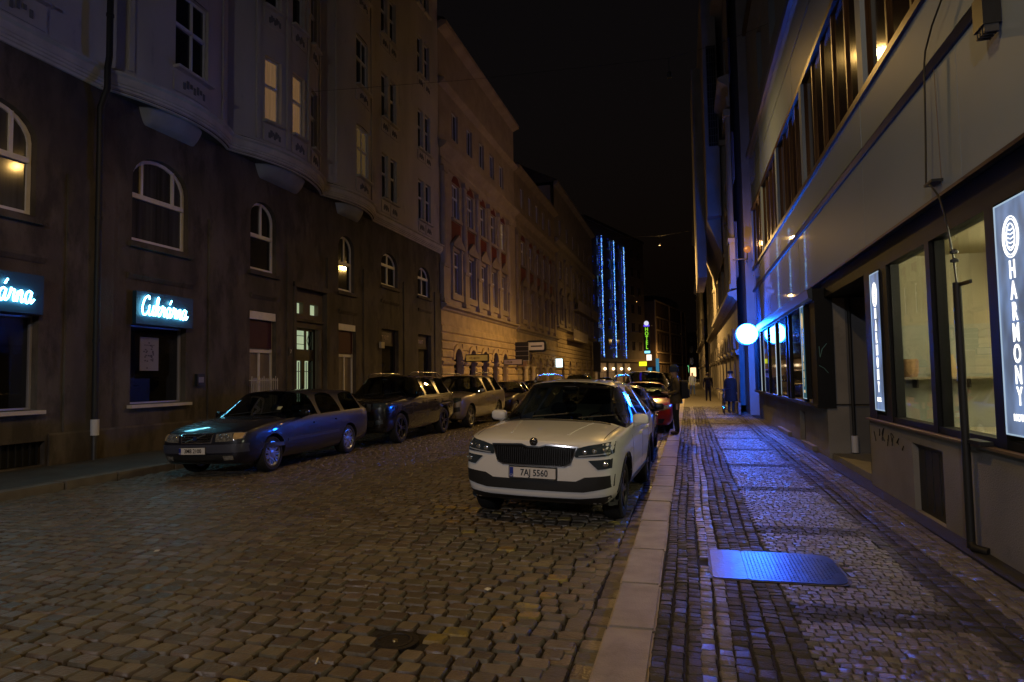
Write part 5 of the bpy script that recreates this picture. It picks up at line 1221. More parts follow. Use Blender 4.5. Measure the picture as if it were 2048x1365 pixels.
    for p in ev.polygons:
        nm = names[p.material_index]; g = 1 if nm == car_glass.name else 0
        parts[g].cm = 1 if nm == black_plastic.name else 0
        parts[g].add([ev.vertices[i].co for i in p.vertices], [tuple(range(len(p.vertices)))])
    body = parts[0].build('body', [sp['paint'], black_plastic], root, smooth=38)
    # glass split by position
    gl = {'windscreen': MB(), 'rear_window': MB(), 'side_window': MB(), 'side_window_r': MB()}
    for f in parts[1].f:
        vs = [parts[1].v[i] for i in f]; cx_ = sum(v[0] for v in vs)/len(vs); cy_ = sum(v[1] for v in vs)/len(vs)-y0
        e1 = Vector(vs[1])-Vector(vs[0]); e2 = Vector(vs[2])-Vector(vs[0]); nn = e1.cross(e2); nn = nn.normalized() if nn.length else Vector((1, 0, 0))
        if abs(nn.x) > .62: k = 'side_window' if cx_ > 0 else 'side_window_r'
        else: k = 'windscreen' if cy_ < L/2 else 'rear_window'
        gl[k].add(vs, [tuple(range(len(vs)))])
    for k, mb in gl.items():
        if mb.v: mb.build(k.replace('_r', '') if k == 'side_window_r' else k, car_glass, root, smooth=40)
    # wheels
    tm, rm = wheel_meshes(Rt, sp.get('tw', .225), sp['rim'], sp.get('rim_mat', alloy), sp.get('spokes', 5), sp.get('twin', False))
    for y in (fy, ry):
        for s_ in (-1, 1):
            w_ = put('wheel', tm, root, (s_*(hw-.15), y, Rt), 0 if s_ > 0 else math.pi); c_ = bpy.data.objects.new('rim', rm); COL.objects.link(c_); c_.parent = w_
    # interior
    m = MB(); m.box((-hw*.86, y0+uc+.15, zs0-.16), (hw*.86, y0+uc+.62, zs0-.03)); m.build('dashboard', trim_in, root)
    for uy in (ut+.35, ub+.62):
        for s_ in (-1, 1):
            m = MB(); x = s_*.37; m.hexa([(x-.24, y0+uy, zb+.25), (x+.24, y0+uy, zb+.25), (x+.24, y0+uy+.5, zb+.25), (x-.24, y0+uy+.5, zb+.25), (x-.2, y0+uy+.32, zs0+.02), (x+.2, y0+uy+.32, zs0+.02), (x+.2, y0+uy+.45, zs0+.02), (x-.2, y0+uy+.45, zs0+.02)]); m.sphere((x, y0+uy+.42, zs0+.13), (.13, .06, .1), 10, 6); m.build('seat', M('seat_cloth', (.06, .06, .065), .85), root, smooth=40)
    m = MB(); m.lathe([(.165, -.014), (.19, 0), (.165, .014)], (0, 0, 0), 'y', 20, True); sw = m.mesh('steering_wheel', trim_in, 50); o = put('steering_wheel', sw, root, (.37, y0+uc+.72, zs0-.02)); o.rotation_euler = (R(-25), 0, 0)
    m = MB(); m.sphere((0, y0+ut-.12, zr-.13), (.11, .02, .035), 10, 6); m.build('rear_view_mirror', black_plastic, root, smooth=60)
    # mirrors
    for s_ in (-1, 1):
        m = MB(); my = y0+uc+sp.get('mir_u', .52); superell(m, (s_*(hw+.045), my, zs0+.085), (.105, .065, .07)); m.tube([(s_*(hw-.08), my+.04, zs0+.0), (s_*(hw+.04), my, zs0+.04)], .035, 8); mm = m.build('wing_mirror', sp.get('mir_mat', sp['paint']), root, smooth=60)
        m = MB(); m.lathe([(0, .0), (.06, .0)], (s_*(hw+.045), my+.066, zs0+.085), 'y', 14); m.build('mirror_glass', chrome, mm)
    if sp.get('rails'):
        for s_ in (-1, 1):
            m = MB(); xr = s_*wr*.93; P = [(xr, y0+ut+.08, zr-.03), (xr, y0+ut+.2, zr+.05), (xr, y0+ut+.5, zr+.062), (xr, y0+ur-.6, zr+.062), (xr, y0+ur-.2, zr+.04), (xr, y0+ur-.02, zr-.06)]; m.tube(P, .018, 8); m.build('roof_rail', sp.get('rail_mat', chrome), root, smooth=60)
    # bumpers, cladding, lamps given as outlines in the spec
    for (nm, ax, poly, off, mat) in sp['dec']:
        for pl, sg in (((poly, 1), (mir(poly), -1)) if ax == 'ff' else (((poly, 1), (poly, -1)) if ax == 's' else ((poly, 1),))):
            q = [(a+y0, b) for a, b in pl] if ax == 's' else pl
            decal(bvh, q, 'f' if ax == 'ff' else ax, off, mat, nm, root, sgn=sg, step=.045 if ax != 's' else .09)
    # door shut lines and handles
    for s_ in (-1, 1):
        for u in (uc+.25, ub, ud-.12):
            decal(bvh, ribbon([(y0+u, zb+.14), (y0+u+.0, zf(u)-.02)], .010), 's', .0015, black_plastic, 'door_seam', root, .1, .006, s_)
        for u in (ub-.28, ud-.38): decal(bvh, [(y0+u, zf(u)-.16), (y0+u+.2, zf(u)-.155), (y0+u+.2, zf(u)-.125), (y0+u, zf(u)-.13)], 's', .03, sp['paint'], 'door_handle', root, .1, .01, s_)
    # bonnet seam
    decal(bvh, ribbon([(-hw*.80, y0+.26), (-hw*.84, y0+uc-.02)], .009), 't', .0015, black_plastic, 'bonnet_seam', root, .1, .006); decal(bvh, ribbon([(hw*.80, y0+.26), (hw*.84, y0+uc-.02)], .009), 't', .0015, black_plastic, 'bonnet_seam', root, .1, .006)
    # wipers
    for s_ in (-.35, .25): m = MB(); m.tube([(s_, y0+uc+.02, zc+.03), (s_+.45, y0+uc+.1, zc+.075)], .009, 5); m.build('wiper', black_plastic, root)
    # arch trims
    if sp.get('clad'):
        for y in (fy, ry):
            for s_ in (-1, 1):
                P = [(y+(Rt+.075)*math.cos(a), Rt+.01+(Rt+.075)*math.sin(a)) for a in [math.pi*(.02+.96*k/16) for k in range(17)]]
                decal(bvh, ribbon(P, .05), 's', .012, black_plastic, 'arch_trim', root, .09, .02, s_)
        for s_ in (-1, 1): decal(bvh, [(fy+Rt+.09, zb+.03), (ry-Rt-.09, zb+.03), (ry-Rt-.09, zb+.17), (fy+Rt+.09, zb+.17)], 's', .012, black_plastic, 'sill_cladding', root, .12, .02, s_)
    # tail lights
    for s_ in (-1, 1): decal(bvh, [(s_*hw*.62, zs1-.22), (s_*hw*.87, zs1-.22), (s_*hw*.87, zs1-.04), (s_*hw*.66, zs1-.06)], 'r', .01, M('tail_red', (.25, .005, .005), .15, coat=1), 'tail_light', root, .06)
    if sp.get('plate'):
        pz, ptx, px = sp['plate']; h = bvh.ray_cast(Vector((px, -9, pz)), Vector((0, 1, 0))); py = h[0].y-.03
        m = MB(); m.box((px-.26, py, pz-.055), (px+.26, py+.012, pz+.055)); pl = m.build('number_plate', plate_w, root)
        m = MB(); m.box((px-.27, py+.004, pz-.066), (px+.27, py+.04, pz+.066)); m.build('plate_holder', black_plastic, root)
        m = MB(); m.box((px-.257, py-.003, pz-.052), (px-.215, py+.001, pz+.052)); m.build('blue_band', plate_blue, pl)
        text(ptx, .098, plate_ink, 'plate_lettering', pl, (px+.02, py-.002, pz-.002), (math.pi/2, 0, 0), .0015, .86, .0015)
        text('CZ', .03, plate_w, 'country_letters', pl, (px-.236, py-.004, pz-.034), (math.pi/2, 0, 0), .001)
    return root, bvh, y0
def place(root, x, yfront, L, yaw=0, lean=True, z=None):
    sl = -.008*(x+5.15); root.location = (x, yfront+L/2, (ZR(x) if z is None else z)); root.rotation_euler = (0, -math.atan(sl) if lean else 0, yaw)

# ---- white crossover
white = paint('paint_white', (.82, .82, .82), 0, .3)
KG = [(-.47, .885), (-.14, .90), (-.06, .875), (.06, .875), (.14, .90), (.47, .885), (.40, .715), (.34, .69), (-.34, .69), (-.40, .715)]
sp_k = dict(L=4.38, W=1.84, H=1.60, wb=2.64, fo=.87, R=.335, rim=.225, zb=.23, znose=.955, zcowl=1.10, zbelt=1.02, zbelt_r=1.10, zrear=1.14, cowl=1.18, ws_top=1.98, bpil=2.42, dpil=3.32, roof_end=3.92, rear_base=4.22, wr=.60, nose_w=.84, paint=white, rails=True, rail_mat=M('satin_rail', (.5, .5, .52), .2, metal=1), clad=True, lev=3, spokes=5, rim_mat=alloy_dark, twin=True, plate=(.605, '7AJ 5560', 0.0), mir_mat=white,
    dec=[('grille_surround', 'f', [(-.49, .90), (-.14, .915), (-.07, .89), (.07, .89), (.14, .915), (.49, .90), (.415, .705), (.35, .675), (-.35, .675), (-.415, .705)], .006, chrome),
         ('grille', 'f', KG, .012, gloss_black),
         ('headlight', 'ff', [(.485, .885), (.60, .915), (.80, .945), (.845, .94), (.85, .83), (.80, .805), (.47, .785), (.455, .80)], .010, lamp_glass),
         ('fog_light', 'ff', [(.60, .755), (.84, .775), (.835, .675), (.70, .66)], .010, lamp_glass),
         ('lower_intake', 'f', [(-.86, .60), (-.56, .575), (-.47, .53), (.47, .53), (.56, .575), (.86, .60), (.85, .47), (.55, .415), (-.55, .415), (-.85, .47)], .008, black_plastic),
         ('front_skirt', 'f', [(-.86, .375), (-.5, .34), (.5, .34), (.86, .375), (.86, .24), (.7, .235), (-.7, .235), (-.86, .24)], .010, black_plastic),
         ('skid_strip', 'f', [(-.45, .29), (.45, .29), (.42, .262), (-.42, .262)], .016, M('skid_grey', (.12, .12, .125), .5)),
         ('cowl_panel', 't', [(-.68, -2.19+1.10), (.68, -2.19+1.10), (.66, -2.19+1.17), (-.66, -2.19+1.17)], .006, black_plastic)])
wc, bv, wy = car('white crossover with two rows of grille slats parked at the kerb facing out', 'car', sp_k)
wc['label'] = 'white crossover car with black vertical grille slats parked first against the granite kerb'
def surf(bvh, x, z): h = bvh.ray_cast(Vector((x, -9, z)), Vector((0, 1, 0))); return h[0].y if h[0] is not None else None
m = MB()
for k in range(-17, 18):
    x = k*.0245; zt_ = .875 if abs(x) > .1 else .86; zb_ = .70+max(0, abs(x)-.34)*.35
    ya, yb = surf(bv, x, zt_), surf(bv, x, zb_)
    if ya and yb: m.hexa([(x-.005, yb-.026, zb_), (x+.005, yb-.026, zb_), (x+.005, yb-.008, zb_), (x-.005, yb-.008, zb_), (x-.005, ya-.026, zt_), (x+.005, ya-.026, zt_), (x+.005, ya-.008, zt_), (x-.005, ya-.008, zt_)])
m.build('grille_slats', M('slat_dark', (.010, .010, .011), .3), wc)
for s_ in (-1, 1):
    for k, (dx, dz, r_) in enumerate(((.56, .845, .032), (.66, .855, .03), (.76, .87, .026))):
        y = surf(bv, s_*dx, dz)
        m = MB(); m.sphere((s_*dx, y-.008, dz), (r_, .012, r_*.8), 12, 6); m.build('lamp_lens', lamp_lens, wc, smooth=60)
    P = [(.50, .80), (.65, .815), (.82, .835)]
    decal(bv, [(a*s_, b) for a, b in (ribbon(P, .012) if s_ > 0 else ribbon(P, .012))], 'f', .016, M('drl_strip', (.6, .66, .75), .15, metal=.5), 'light_strip', wc, .05)
    y = surf(bv, s_*.77, .72); m = MB(); m.sphere((s_*.77, y-.008, .72), (.04, .014, .03), 12, 6); m.build('lamp_lens', lamp_lens, wc, smooth=60)
ey = surf(bv, 0, .925)
m = MB(); m.lathe([(0, -.022), (.034, -.022), (.044, -.016), (.046, 0), (0, 0)], (0, ey, .938), 'y', 24); em = m.build('emblem', M('emblem_black', (.012, .012, .013), .2, coat=1), wc, smooth=35)
m = MB(); m.tube([(.03*math.cos(2*math.pi*k/20), ey-.023, .938+.03*math.sin(2*math.pi*k/20)) for k in range(21)], .0028, 5, False); m.tube([(-.018, ey-.024, .925), (-.004, ey-.024, .945), (.02, ey-.024, .953)], .004, 5); m.tube([(-.01, ey-.024, .93), (.014, ey-.024, .94)], .004, 5); m.tube([(-.003, ey-.024, .924), (.008, ey-.024, .93)], .003, 5); m.build('emblem_wing', chrome, em)
for s_ in (-1, 1):
    decal(bv, ribbon([(s_*.33, wy+.28), (s_*.40, wy+.7), (s_*.46, wy+1.08)], .03), 't', .005, white, 'bonnet_crease', wc, .06, .004, smooth=60)
    decal(bv, ribbon([(s_*.645, 1.155), (s_*.60, 1.33), (s_*.55, 1.49)], .028), 'f', .003, gloss_black, 'windscreen_frit', wc, .05, .004)
decal(bv, ribbon([(-.54, 1.497), (0, 1.52), (.54, 1.497)], .035), 'f', .003, gloss_black, 'windscreen_frit', wc, .05, .004)
m = MB(); m.cbox((.0, wy+1.98-.10, 1.46), (.16, .06, .10)); m.build('camera_pod', black_plastic, wc)
place(wc, -1.585, 6.95, 4.38, R(-2.6))

# ---- dark blue estate
blue = paint('paint_midnight_blue', (.011, .012, .024), .15, .4)
sp_v = dict(L=4.71, W=1.80, H=1.46, wb=2.755, fo=.93, R=.315, rim=.215, zb=.20, znose=.76, zcowl=.98, zbelt=.91, zbelt_r=.97, zrear=1.02, cowl=1.30, ws_top=2.05, bpil=2.5, dpil=3.45, roof_end=4.30, rear_base=4.60, wr=.60, nose_w=.80, paint=blue, clad=False, lev=3, spokes=9, twin=True, gap=.035, plate=(.47, '3M8 2100', -.06), mir_mat=gloss_black,
    dec=[('grille_surround', 'f', [(-.33, .765), (.33, .765), (.30, .595), (-.30, .595)], .012, chrome),
         ('grille', 'f', [(-.305, .748), (.305, .748), (.278, .612), (-.278, .612)], .017, gloss_black),
         ('headlight', 'ff', [(.375, .745), (.56, .76), (.70, .765), (.80, .755), (.80, .655), (.62, .62), (.37, .615)], .010, lamp_clear),
         ('indicator', 'ff', [(.66, .755), (.79, .748), (.79, .665), (.68, .645)], .016, M('indicator_clear', (.55, .38, .2), .12, coat=1)),
         ('bumper_band', 'f', [(-.88, .57), (.88, .57), (.88, .43), (-.88, .43)], .022, M('bumper_blue_grey', (.05, .055, .085), .35, coat=.4)),
         ('lower_intake', 'f', [(-.62, .40), (.62, .40), (.58, .27), (-.58, .27)], .008, black_plastic),
         ('fog_light', 'ff', [(.50, .375), (.66, .38), (.66, .31), (.51, .30)], .014, lamp_clear),
         ('rub_strip', 's', [(1.35, .50), (3.2, .52), (3.2, .57), (1.35, .55)], .014, M('rub_strip', (.03, .033, .05), .5))])
vo, bv, vy = car('dark blue estate car with chrome grille bars and white nine-spoke wheels', 'car', sp_v)
vo['label'] = 'dark blue estate car with chrome grille and silver twin-spoke wheels parked beside the brown house'
for k in range(3):
    z = .64+k*.04; m = MB()
    P = [(x/10, surf(bv, x/10, z)-.024, z) for x in (-2.8, -1.4, 0, 1.4, 2.8)]; m.tube(P, .007, 5); m.build('grille_bar', chrome, vo)
P = [(-.2, surf(bv, -.2, .615)-.03, .615), (0, surf(bv, 0, .68)-.032, .68), (.2, surf(bv, .2, .745)-.03, .745)]
m = MB(); m.tube(P, .012, 6); em = m.build('grille_slash', chrome, vo)
m = MB(); m.lathe([(0, -.02), (.035, -.02), (.04, 0), (0, 0)], (0, surf(bv, 0, .68)-.03, .68), 'y', 18); m.build('emblem', M('emblem_blue', (.02, .05, .2), .2, metal=.4, coat=1), vo)
for s_ in (-1, 1):
    for dx in (.46, .57):
        y = surf(bv, s_*dx, .69); m = MB(); m.sphere((s_*dx, y-.012, .69), (.045, .012, .045), 12, 6); m.build('lamp_lens', lamp_lens, vo, smooth=60)
m = MB(); m.hexa([(.52, vy+1.52, 1.075), (.62, vy+1.52, 1.075), (.62, vy+1.6, 1.13), (.52, vy+1.6, 1.13), (.52, vy+1.515, 1.078), (.62, vy+1.515, 1.078), (.62, vy+1.595, 1.133), (.52, vy+1.595, 1.133)]); m.build('windscreen_permit', M('permit_yellow', (.6, .55, .3), .6), vo)
place(vo, -8.10, 9.30, 4.71, R(.5))

# ---- black off-roader
blackp = paint('paint_black', (.008, .008, .009), 0, .25)
sp_j = dict(L=4.83, W=1.94, H=1.74, wb=2.915, fo=.88, R=.375, rim=.265, zb=.28, znose=1.05, zcowl=1.20, zbelt=1.13, zbelt_r=1.18, zrear=1.22, cowl=1.28, ws_top=2.0, bpil=2.5, dpil=3.45, roof_end=4.3, rear_base=4.66, wr=.66, nose_w=.86, paint=blackp, rails=True, rail_mat=M('satin_rail', (.5, .5, .52), .2, metal=1), clad=False, lev=2, spokes=5, twin=True, rim_mat=alloy_dark, mir_mat=gloss_black,
    dec=[('headlight', 'ff', [(.56, 1.03), (.86, 1.04), (.86, .93), (.58, .90)], .010, lamp_glass), ('fog_light', 'ff', [(.62, .60), (.80, .62), (.80, .53), (.64, .52)], .012, lamp_glass),
         ('lower_intake', 'f', [(-.6, .62), (.6, .62), (.55, .46), (-.55, .46)], .008, black_plastic), ('front_skirt', 'f', [(-.85, .42), (.85, .42), (.7, .30), (-.7, .30)], .012, black_plastic)]
        + [('grille_slot', 'f', [(-.52+k*.155, 1.02), (-.42+k*.155, 1.02), (-.42+k*.155, .83), (-.52+k*.155, .83)], .010, chrome if k % 2 else M('slot_grey', (.1, .1, .105), .3, metal=.6)) for k in range(7)])
je, bv, jy = car('black seven-slot off-roader', 'car', sp_j); je['label'] = 'black off-road car with upright slotted grille parked behind the dark blue estate'
place(je, -7.93, 14.35, 4.83, R(-.5))

# ---- bronze-silver SUV
bronze_p = paint('paint_bronze_silver', (.30, .26, .22), .55, .38)
sp_m = dict(L=4.92, W=1.95, H=1.73, wb=2.995, fo=.87, R=.37, rim=.27, zb=.27, znose=1.0, zcowl=1.17, zbelt=1.09, zbelt_r=1.16, zrear=1.2, cowl=1.30, ws_top=2.05, bpil=2.55, dpil=3.5, roof_end=4.4, rear_base=4.74, wr=.645, nose_w=.84, paint=bronze_p, rails=True, rail_mat=M('satin_rail', (.5, .5, .52), .2, metal=1), clad=False, lev=2, spokes=5, twin=True, mir_mat=bronze_p,
    dec=[('grille', 'f', [(-.45, .98), (.45, .98), (.38, .72), (-.38, .72)], .010, gloss_black), ('headlight', 'ff', [(.50, .97), (.66, 1.0), (.84, .99), (.86, .90), (.70, .83), (.50, .82)], .010, lamp_glass), ('side_intake', 'ff', [(.42, .66), (.82, .70), (.83, .56), (.46, .50)], .008, black_plastic), ('lower_grille', 'f', [(-.4, .62), (.4, .62), (.38, .48), (-.38, .48)], .008, black_plastic), ('skid_plate', 'f', [(-.7, .42), (.7, .42), (.62, .33), (-.62, .33)], .016, chrome)])
mc, bv, my_ = car('bronze silver SUV', 'car', sp_m); mc['label'] = 'bronze-silver tall SUV with big spoked wheels parked behind the black off-roader'
y = surf(bv, 0, .85); m = MB(); m.lathe([(.075, -.03), (.088, -.03), (.088, -.012), (.075, -.012)], (0, y, .85), 'y', 24, True)
for k in range(3):
    a = R(90+120*k); m.tube([(0, y-.02, .85), (.08*math.cos(a), y-.02, .85+.08*math.sin(a))], .007, 5)
m.build('emblem', chrome, mc)
for z in (.80, .90): m = MB(); m.tube([(x/10, surf(bv, x/10, z)-.02, z) for x in (-3.8, -1.9, -.9)], .01, 5); m.tube([(x/10, surf(bv, x/10, z)-.02, z) for x in (.9, 1.9, 3.8)], .01, 5); m.build('grille_bar', chrome, mc)
place(mc, -7.72, 19.25, 4.92, R(-1))

# ---- smaller cars
def hatch(label, col, nm, metal=.3, H=1.46, W=1.79, L=4.3):
    p = paint('paint_'+nm, col, metal)
    sp = dict(L=L, W=W, H=H, wb=2.62, fo=.85, R=.315, rim=.215, zb=.2, znose=.78, zcowl=1.0, zbelt=.93, zbelt_r=1.0, zrear=1.04, cowl=1.2, ws_top=1.95, bpil=2.35, dpil=3.2, roof_end=3.8, rear_base=4.15, wr=.58, nose_w=.78, paint=p, lev=2, spokes=5, mir_mat=p, gap=.04,
        dec=[('grille', 'f', [(-.42, .72), (.42, .72), (.36, .60), (-.36, .60)], .008, gloss_black), ('headlight', 'ff', [(.46, .74), (.64, .80), (.79, .82), (.80, .72), (.62, .655), (.46, .65)], .010, lamp_clear), ('lower_intake', 'f', [(-.66, .42), (.66, .42), (.6, .28), (-.6, .28)], .008, black_plastic), ('plate_panel', 'f', [(-.26, .56), (.26, .56), (.26, .45), (-.26, .45)], .016, plate_w)])
    sp['L'] = L
    return car(label, 'car', sp)[0]
h1 = hatch('black hatchback parked right behind the white crossover', (.018, .02, .028), 'gunmetal', .5, 1.45); place(h1, -1.58, 12.15, 4.3, R(1))
h2 = hatch('bright red hatchback parked at the kerb beside the standing person', (.42, .018, .01), 'red', 0, 1.44, 1.84); place(h2, -1.38, 18.9, 4.3, R(1))
h3 = hatch('small dark brown hatchback parked behind the bronze-silver SUV', (.022, .014, .012), 'brown_black', .4, 1.46); place(h3, -7.7, 25.2, 4.3, 0)
sp_d = dict(sp_j); sp_d.update(paint=paint('paint_graphite', (.03, .028, .03), .4), rails=False, H=1.80, lev=2, mir_mat=gloss_black, L=4.8)
dv, _, _ = car('dark graphite van-like car parked behind the red hatchback', 'car', sp_d); place(dv, -1.66, 24.2, 4.8, 0)
def again(src, label, x, y, L, yaw=0):
    c = copy_tree(src); c['label'] = label; place(c, x, y, L, yaw); return c
again(h3, 'dark brown hatchback parked in front of the long white shop sign', -7.75, 38.2, 4.3)
again(h1, 'dark gunmetal hatchback parked below the long yellow shop sign', -7.75, 31.0, 4.3)
again(je, 'black off-road car parked before the flood-lit columns', -7.8, 45.0, 4.83)
again(h1, 'dark gunmetal hatchback farther along the kerb behind the graphite car', -1.7, 31.5, 4.3)
again(dv, 'dark graphite car far along the kerb before the hotel', -1.75, 38.5, 4.8)
again(h3, 'dark brown hatchback standing farthest along the kerb toward the hotel', -1.8, 46, 4.3)
again(h3, 'dark brown hatchback parked below the balcony house', -7.9, 62, 4.3)
# ================================================================== people and bicycle
def person(label, loc, face, joints, radii, edges, zones, extra=None, scale=1.0):
    """joints in metres, figure faces -Y before turning; face = turn about z"""
    root = thing('person', label, 'person', loc)
    me = bpy.data.meshes.new('figure'); me.from_pydata([tuple(c*scale for c in j) for j in joints], edges, [])
    ob = bpy.data.objects.new('figure', me); COL.objects.link(ob)
    sk = ob.modifiers.new('k', 'SKIN'); sk.use_smooth_shade = True
    for i, r_ in enumerate(radii):
        rr = r_ if isinstance(r_, tuple) else (r_, r_); me.skin_vertices[0].data[i].radius = (rr[0]*scale, rr[1]*scale); me.skin_vertices[0].data[i].use_root = (i == 0)
    sb = ob.modifiers.new('s', 'SUBSURF'); sb.levels = 2; sb.render_levels = 2
    dg = bpy.context.evaluated_depsgraph_get(); dg.update(); ev = bpy.data.meshes.new_from_object(ob.evaluated_get(dg)); bpy.data.objects.remove(ob)
    ev.materials.clear()
    for m_ in zones['mats']: ev.materials.append(m_)
    for p in ev.polygons: p.material_index = zones['fn'](p.center/scale); p.use_smooth = True
    o = put('body', ev, root, loc); o.rotation_euler = (0, 0, face)
    return root
skin = M('skin', (.42, .26, .19), .6); shoe = M('shoe_leather', (.05, .03, .022), .5); denim = M('dark_trousers', (.012, .013, .018), .85); olive = M('olive_jacket', (.10, .072, .035), .85, nv=.25, ns=12); navy_k = M('navy_knit', (.02, .035, .07), .9, bump=.6, bs=120); black_cl = M('black_coat', (.006, .005, .005), .85); blue_cl = M('light_blue_coat', (.25, .3, .4), .8)
def stand(pose=0):
    """standing figure: hips, torso, head, arms, legs. pose 0 hands to front, 1 walking, 2 arms down"""
    J = [(0, 0, .93), (0, .005, 1.12), (0, .0, 1.33), (0, .012, 1.46), (0, 0, 1.53), (0, -.02, 1.60), (0, -.025, 1.70), (0, -.015, 1.76)]
    Rr = [(.17, .14), (.175, .14), (.195, .15), (.10, .08), (.055, .055), (.075, .09), (.082, .10), (.05, .06)]
    Eg = [(0, 1), (1, 2), (2, 3), (3, 4), (4, 5), (5, 6), (6, 7)]
    for s_ in (-1, 1):
        st = {0: (0, 0), 1: (.16*s_, .1), 2: (.03*s_, 0)}[pose]
        b = len(J); J += [(s_*.095, 0, .86), (s_*.10, -st[0]*.5-.01, .50), (s_*.105, -st[0]+.02, .11), (s_*.105, -st[0]+.0, .055), (s_*.125, -st[0]-.15, .04)]
        Rr += [(.095, .10), (.062, .068), (.043, .05), (.045, .05), (.04, .03)]; Eg += [(0, b), (b, b+1), (b+1, b+2), (b+2, b+3), (b+3, b+4)]
        b = len(J)
        if pose == 0: A = [(s_*.20, .0, 1.41), (s_*.26, .02, 1.14), (s_*.20, -.2, 1.08), (s_*.15, -.27, 1.10)]
        elif pose == 1: A = [(s_*.20, .0, 1.41), (s_*.25, .05*s_, 1.14), (s_*.25, .12*s_-.06, .92), (s_*.25, .14*s_-.08, .85)]
        else: A = [(s_*.20, .0, 1.41), (s_*.24, .02, 1.13), (s_*.24, -.03, .90), (s_*.235, -.05, .83)]
        J += A; Rr += [(.075, .075), (.058, .058), (.042, .042), (.035, .028)]; Eg += [(3, b), (b, b+1), (b+1, b+2), (b+2, b+3)]
        h = J[b+3]; f = Vector(h)-Vector(J[b+2]); f.normalize()
        for k in range(4):          # fingers
            c = len(J); J += [tuple(Vector(h)+f*.045+Vector((s_*.006*(k-1.5)*0, .018*(k-1.5), 0))), tuple(Vector(h)+f*(.085+.008*(k in (1, 2)))+Vector((-s_*.012, .018*(k-1.5), -.01)))]; Rr += [.009, .007]; Eg += [(b+3, c), (c, c+1)]
        c = len(J); J += [tuple(Vector(h)+f*.02+Vector((-s_*.02, -.035, .0)))]; Rr += [.009]; Eg += [(b+3, c)]
    return J, Rr, Eg
def zone(hem=.80, collar=1.50):
    def fn(c):
        if c.z < .09: return 0
        if abs(c.x) > .17 and c.z < 1.02 and c.z > .6: return 3 if c.z < .88 else 2
        if c.y < -.235 and c.z > 1.0 and c.z < 1.2: return 3
        if c.z < hem: return 1
        if c.z < collar: return 2
        return 3
    return fn
J, Rr, Eg = stand(0)
p1 = person('person in olive jacket, dark trousers and navy knit cap standing on the kerb', (-.33, 17.7, .1), R(-90+12), J, Rr, Eg, dict(mats=[shoe, denim, olive, skin], fn=zone()))
def on(root_loc, face, v): c, s_ = math.cos(face), math.sin(face); return (root_loc[0]+v[0]*c-v[1]*s_, root_loc[1]+v[0]*s_+v[1]*c, root_loc[2]+v[2])
fa = R(-78); PL = (-.33, 17.7, .1)
def dress(name, mb, mat, parent, loc, face, smooth=50):
    me = mb.mesh(name, mat, smooth); o = put(name, me, parent, loc); o.rotation_euler = (0, 0, face); return o
m = MB(); m.lathe([(.112, 1.655), (.118, 1.69), (.117, 1.74), (.10, 1.80), (.06, 1.835), (0, 1.845)], (0, -.02, 0), n=20); m.lathe([(.118, 1.65), (.126, 1.66), (.126, 1.70), (.118, 1.71)], (0, -.02, 0), n=20, closed=True); dress('knit_cap', m, navy_k, p1, PL, fa)
m = MB()
for k in range(18):
    a = 2*math.pi*k/18; a2 = 2*math.pi*(k+1)/18
    for (r0, z0, r1, z1) in ((.115, 1.50, .15, 1.47), (.15, 1.47, .215, 1.40), (.2, 1.0, .205, .82)):
        f = lambda r_, a_, z: (r_*math.cos(a_)*1.0, r_*math.sin(a_)*.78+.01, z)
        m.quad(f(r0, a, z0), f(r0, a2, z0), f(r1, a2, z1), f(r1, a, z1))
dress('jacket_collar', m, olive, p1, PL, fa)
m = MB(); m.sphere((0, -.118, 1.655), (.014, .02, .022), 8, 6); m.sphere((-.088, -.01, 1.65), (.012, .02, .03), 8, 6); m.sphere((.088, -.01, 1.65), (.012, .02, .03), 8, 6); dress('nose_and_ears', m, skin, p1, PL, fa)
bp = thing('backpack', 'dark backpack on the back of the person in the olive jacket', 'backpack', on(PL, fa, (0, .22, 1.0)))
m = MB(); m.prism(rr_poly(-.15, .15, .93, 1.44, .08), lambda p: (p[0], .13, p[1]), lambda p: (p[0]*.9, .30, 1.18+(p[1]-1.18)*.92)); dress('bag', m, M('backpack_cloth', (.012, .014, .02), .7), bp, PL, fa, 40)
m = MB(); m.prism(rr_poly(-.11, .11, .97, 1.2, .05), lambda p: (p[0], .295, p[1]), lambda p: (p[0]*.9, .345, p[1])); dress('pocket', m, M('backpack_blue', (.015, .03, .08), .6), bp, PL, fa, 40)
for s_ in (-1, 1): m = MB(); m.tube([(s_*.11, .14, 1.42), (s_*.13, .04, 1.49), (s_*.135, -.1, 1.42), (s_*.14, -.15, 1.25), (s_*.15, -.04, 1.02), (s_*.12, .13, .98)], .018, 6); dress('strap', m, M('backpack_cloth', (.012, .014, .02), .7), bp, PL, fa)
J, Rr, Eg = stand(2)
P2 = (1.62, 27.3, .1)
p2 = person('person in a long black coat and dark cap standing by the wall with a bicycle', P2, R(150), J, Rr, Eg, dict(mats=[shoe, denim, black_cl, skin], fn=zone(.45)), scale=.94)
m = MB()
for k in range(20):
    a, a2 = 2*math.pi*k/20, 2*math.pi*(k+1)/20; f = lambda r_, a_, z: (r_*math.cos(a_), r_*math.sin(a_)*.72, z)
    for (r0, z0, r1, z1) in ((.13, 1.40, .225, 1.30), (.225, 1.30, .215, 1.02), (.215, 1.02, .25, .72), (.25, .72, .27, .48)): m.quad(f(r0, a, z0), f(r0, a2, z0), f(r1, a2, z1), f(r1, a, z1))
dress('coat', m, black_cl, p2, P2, R(150))
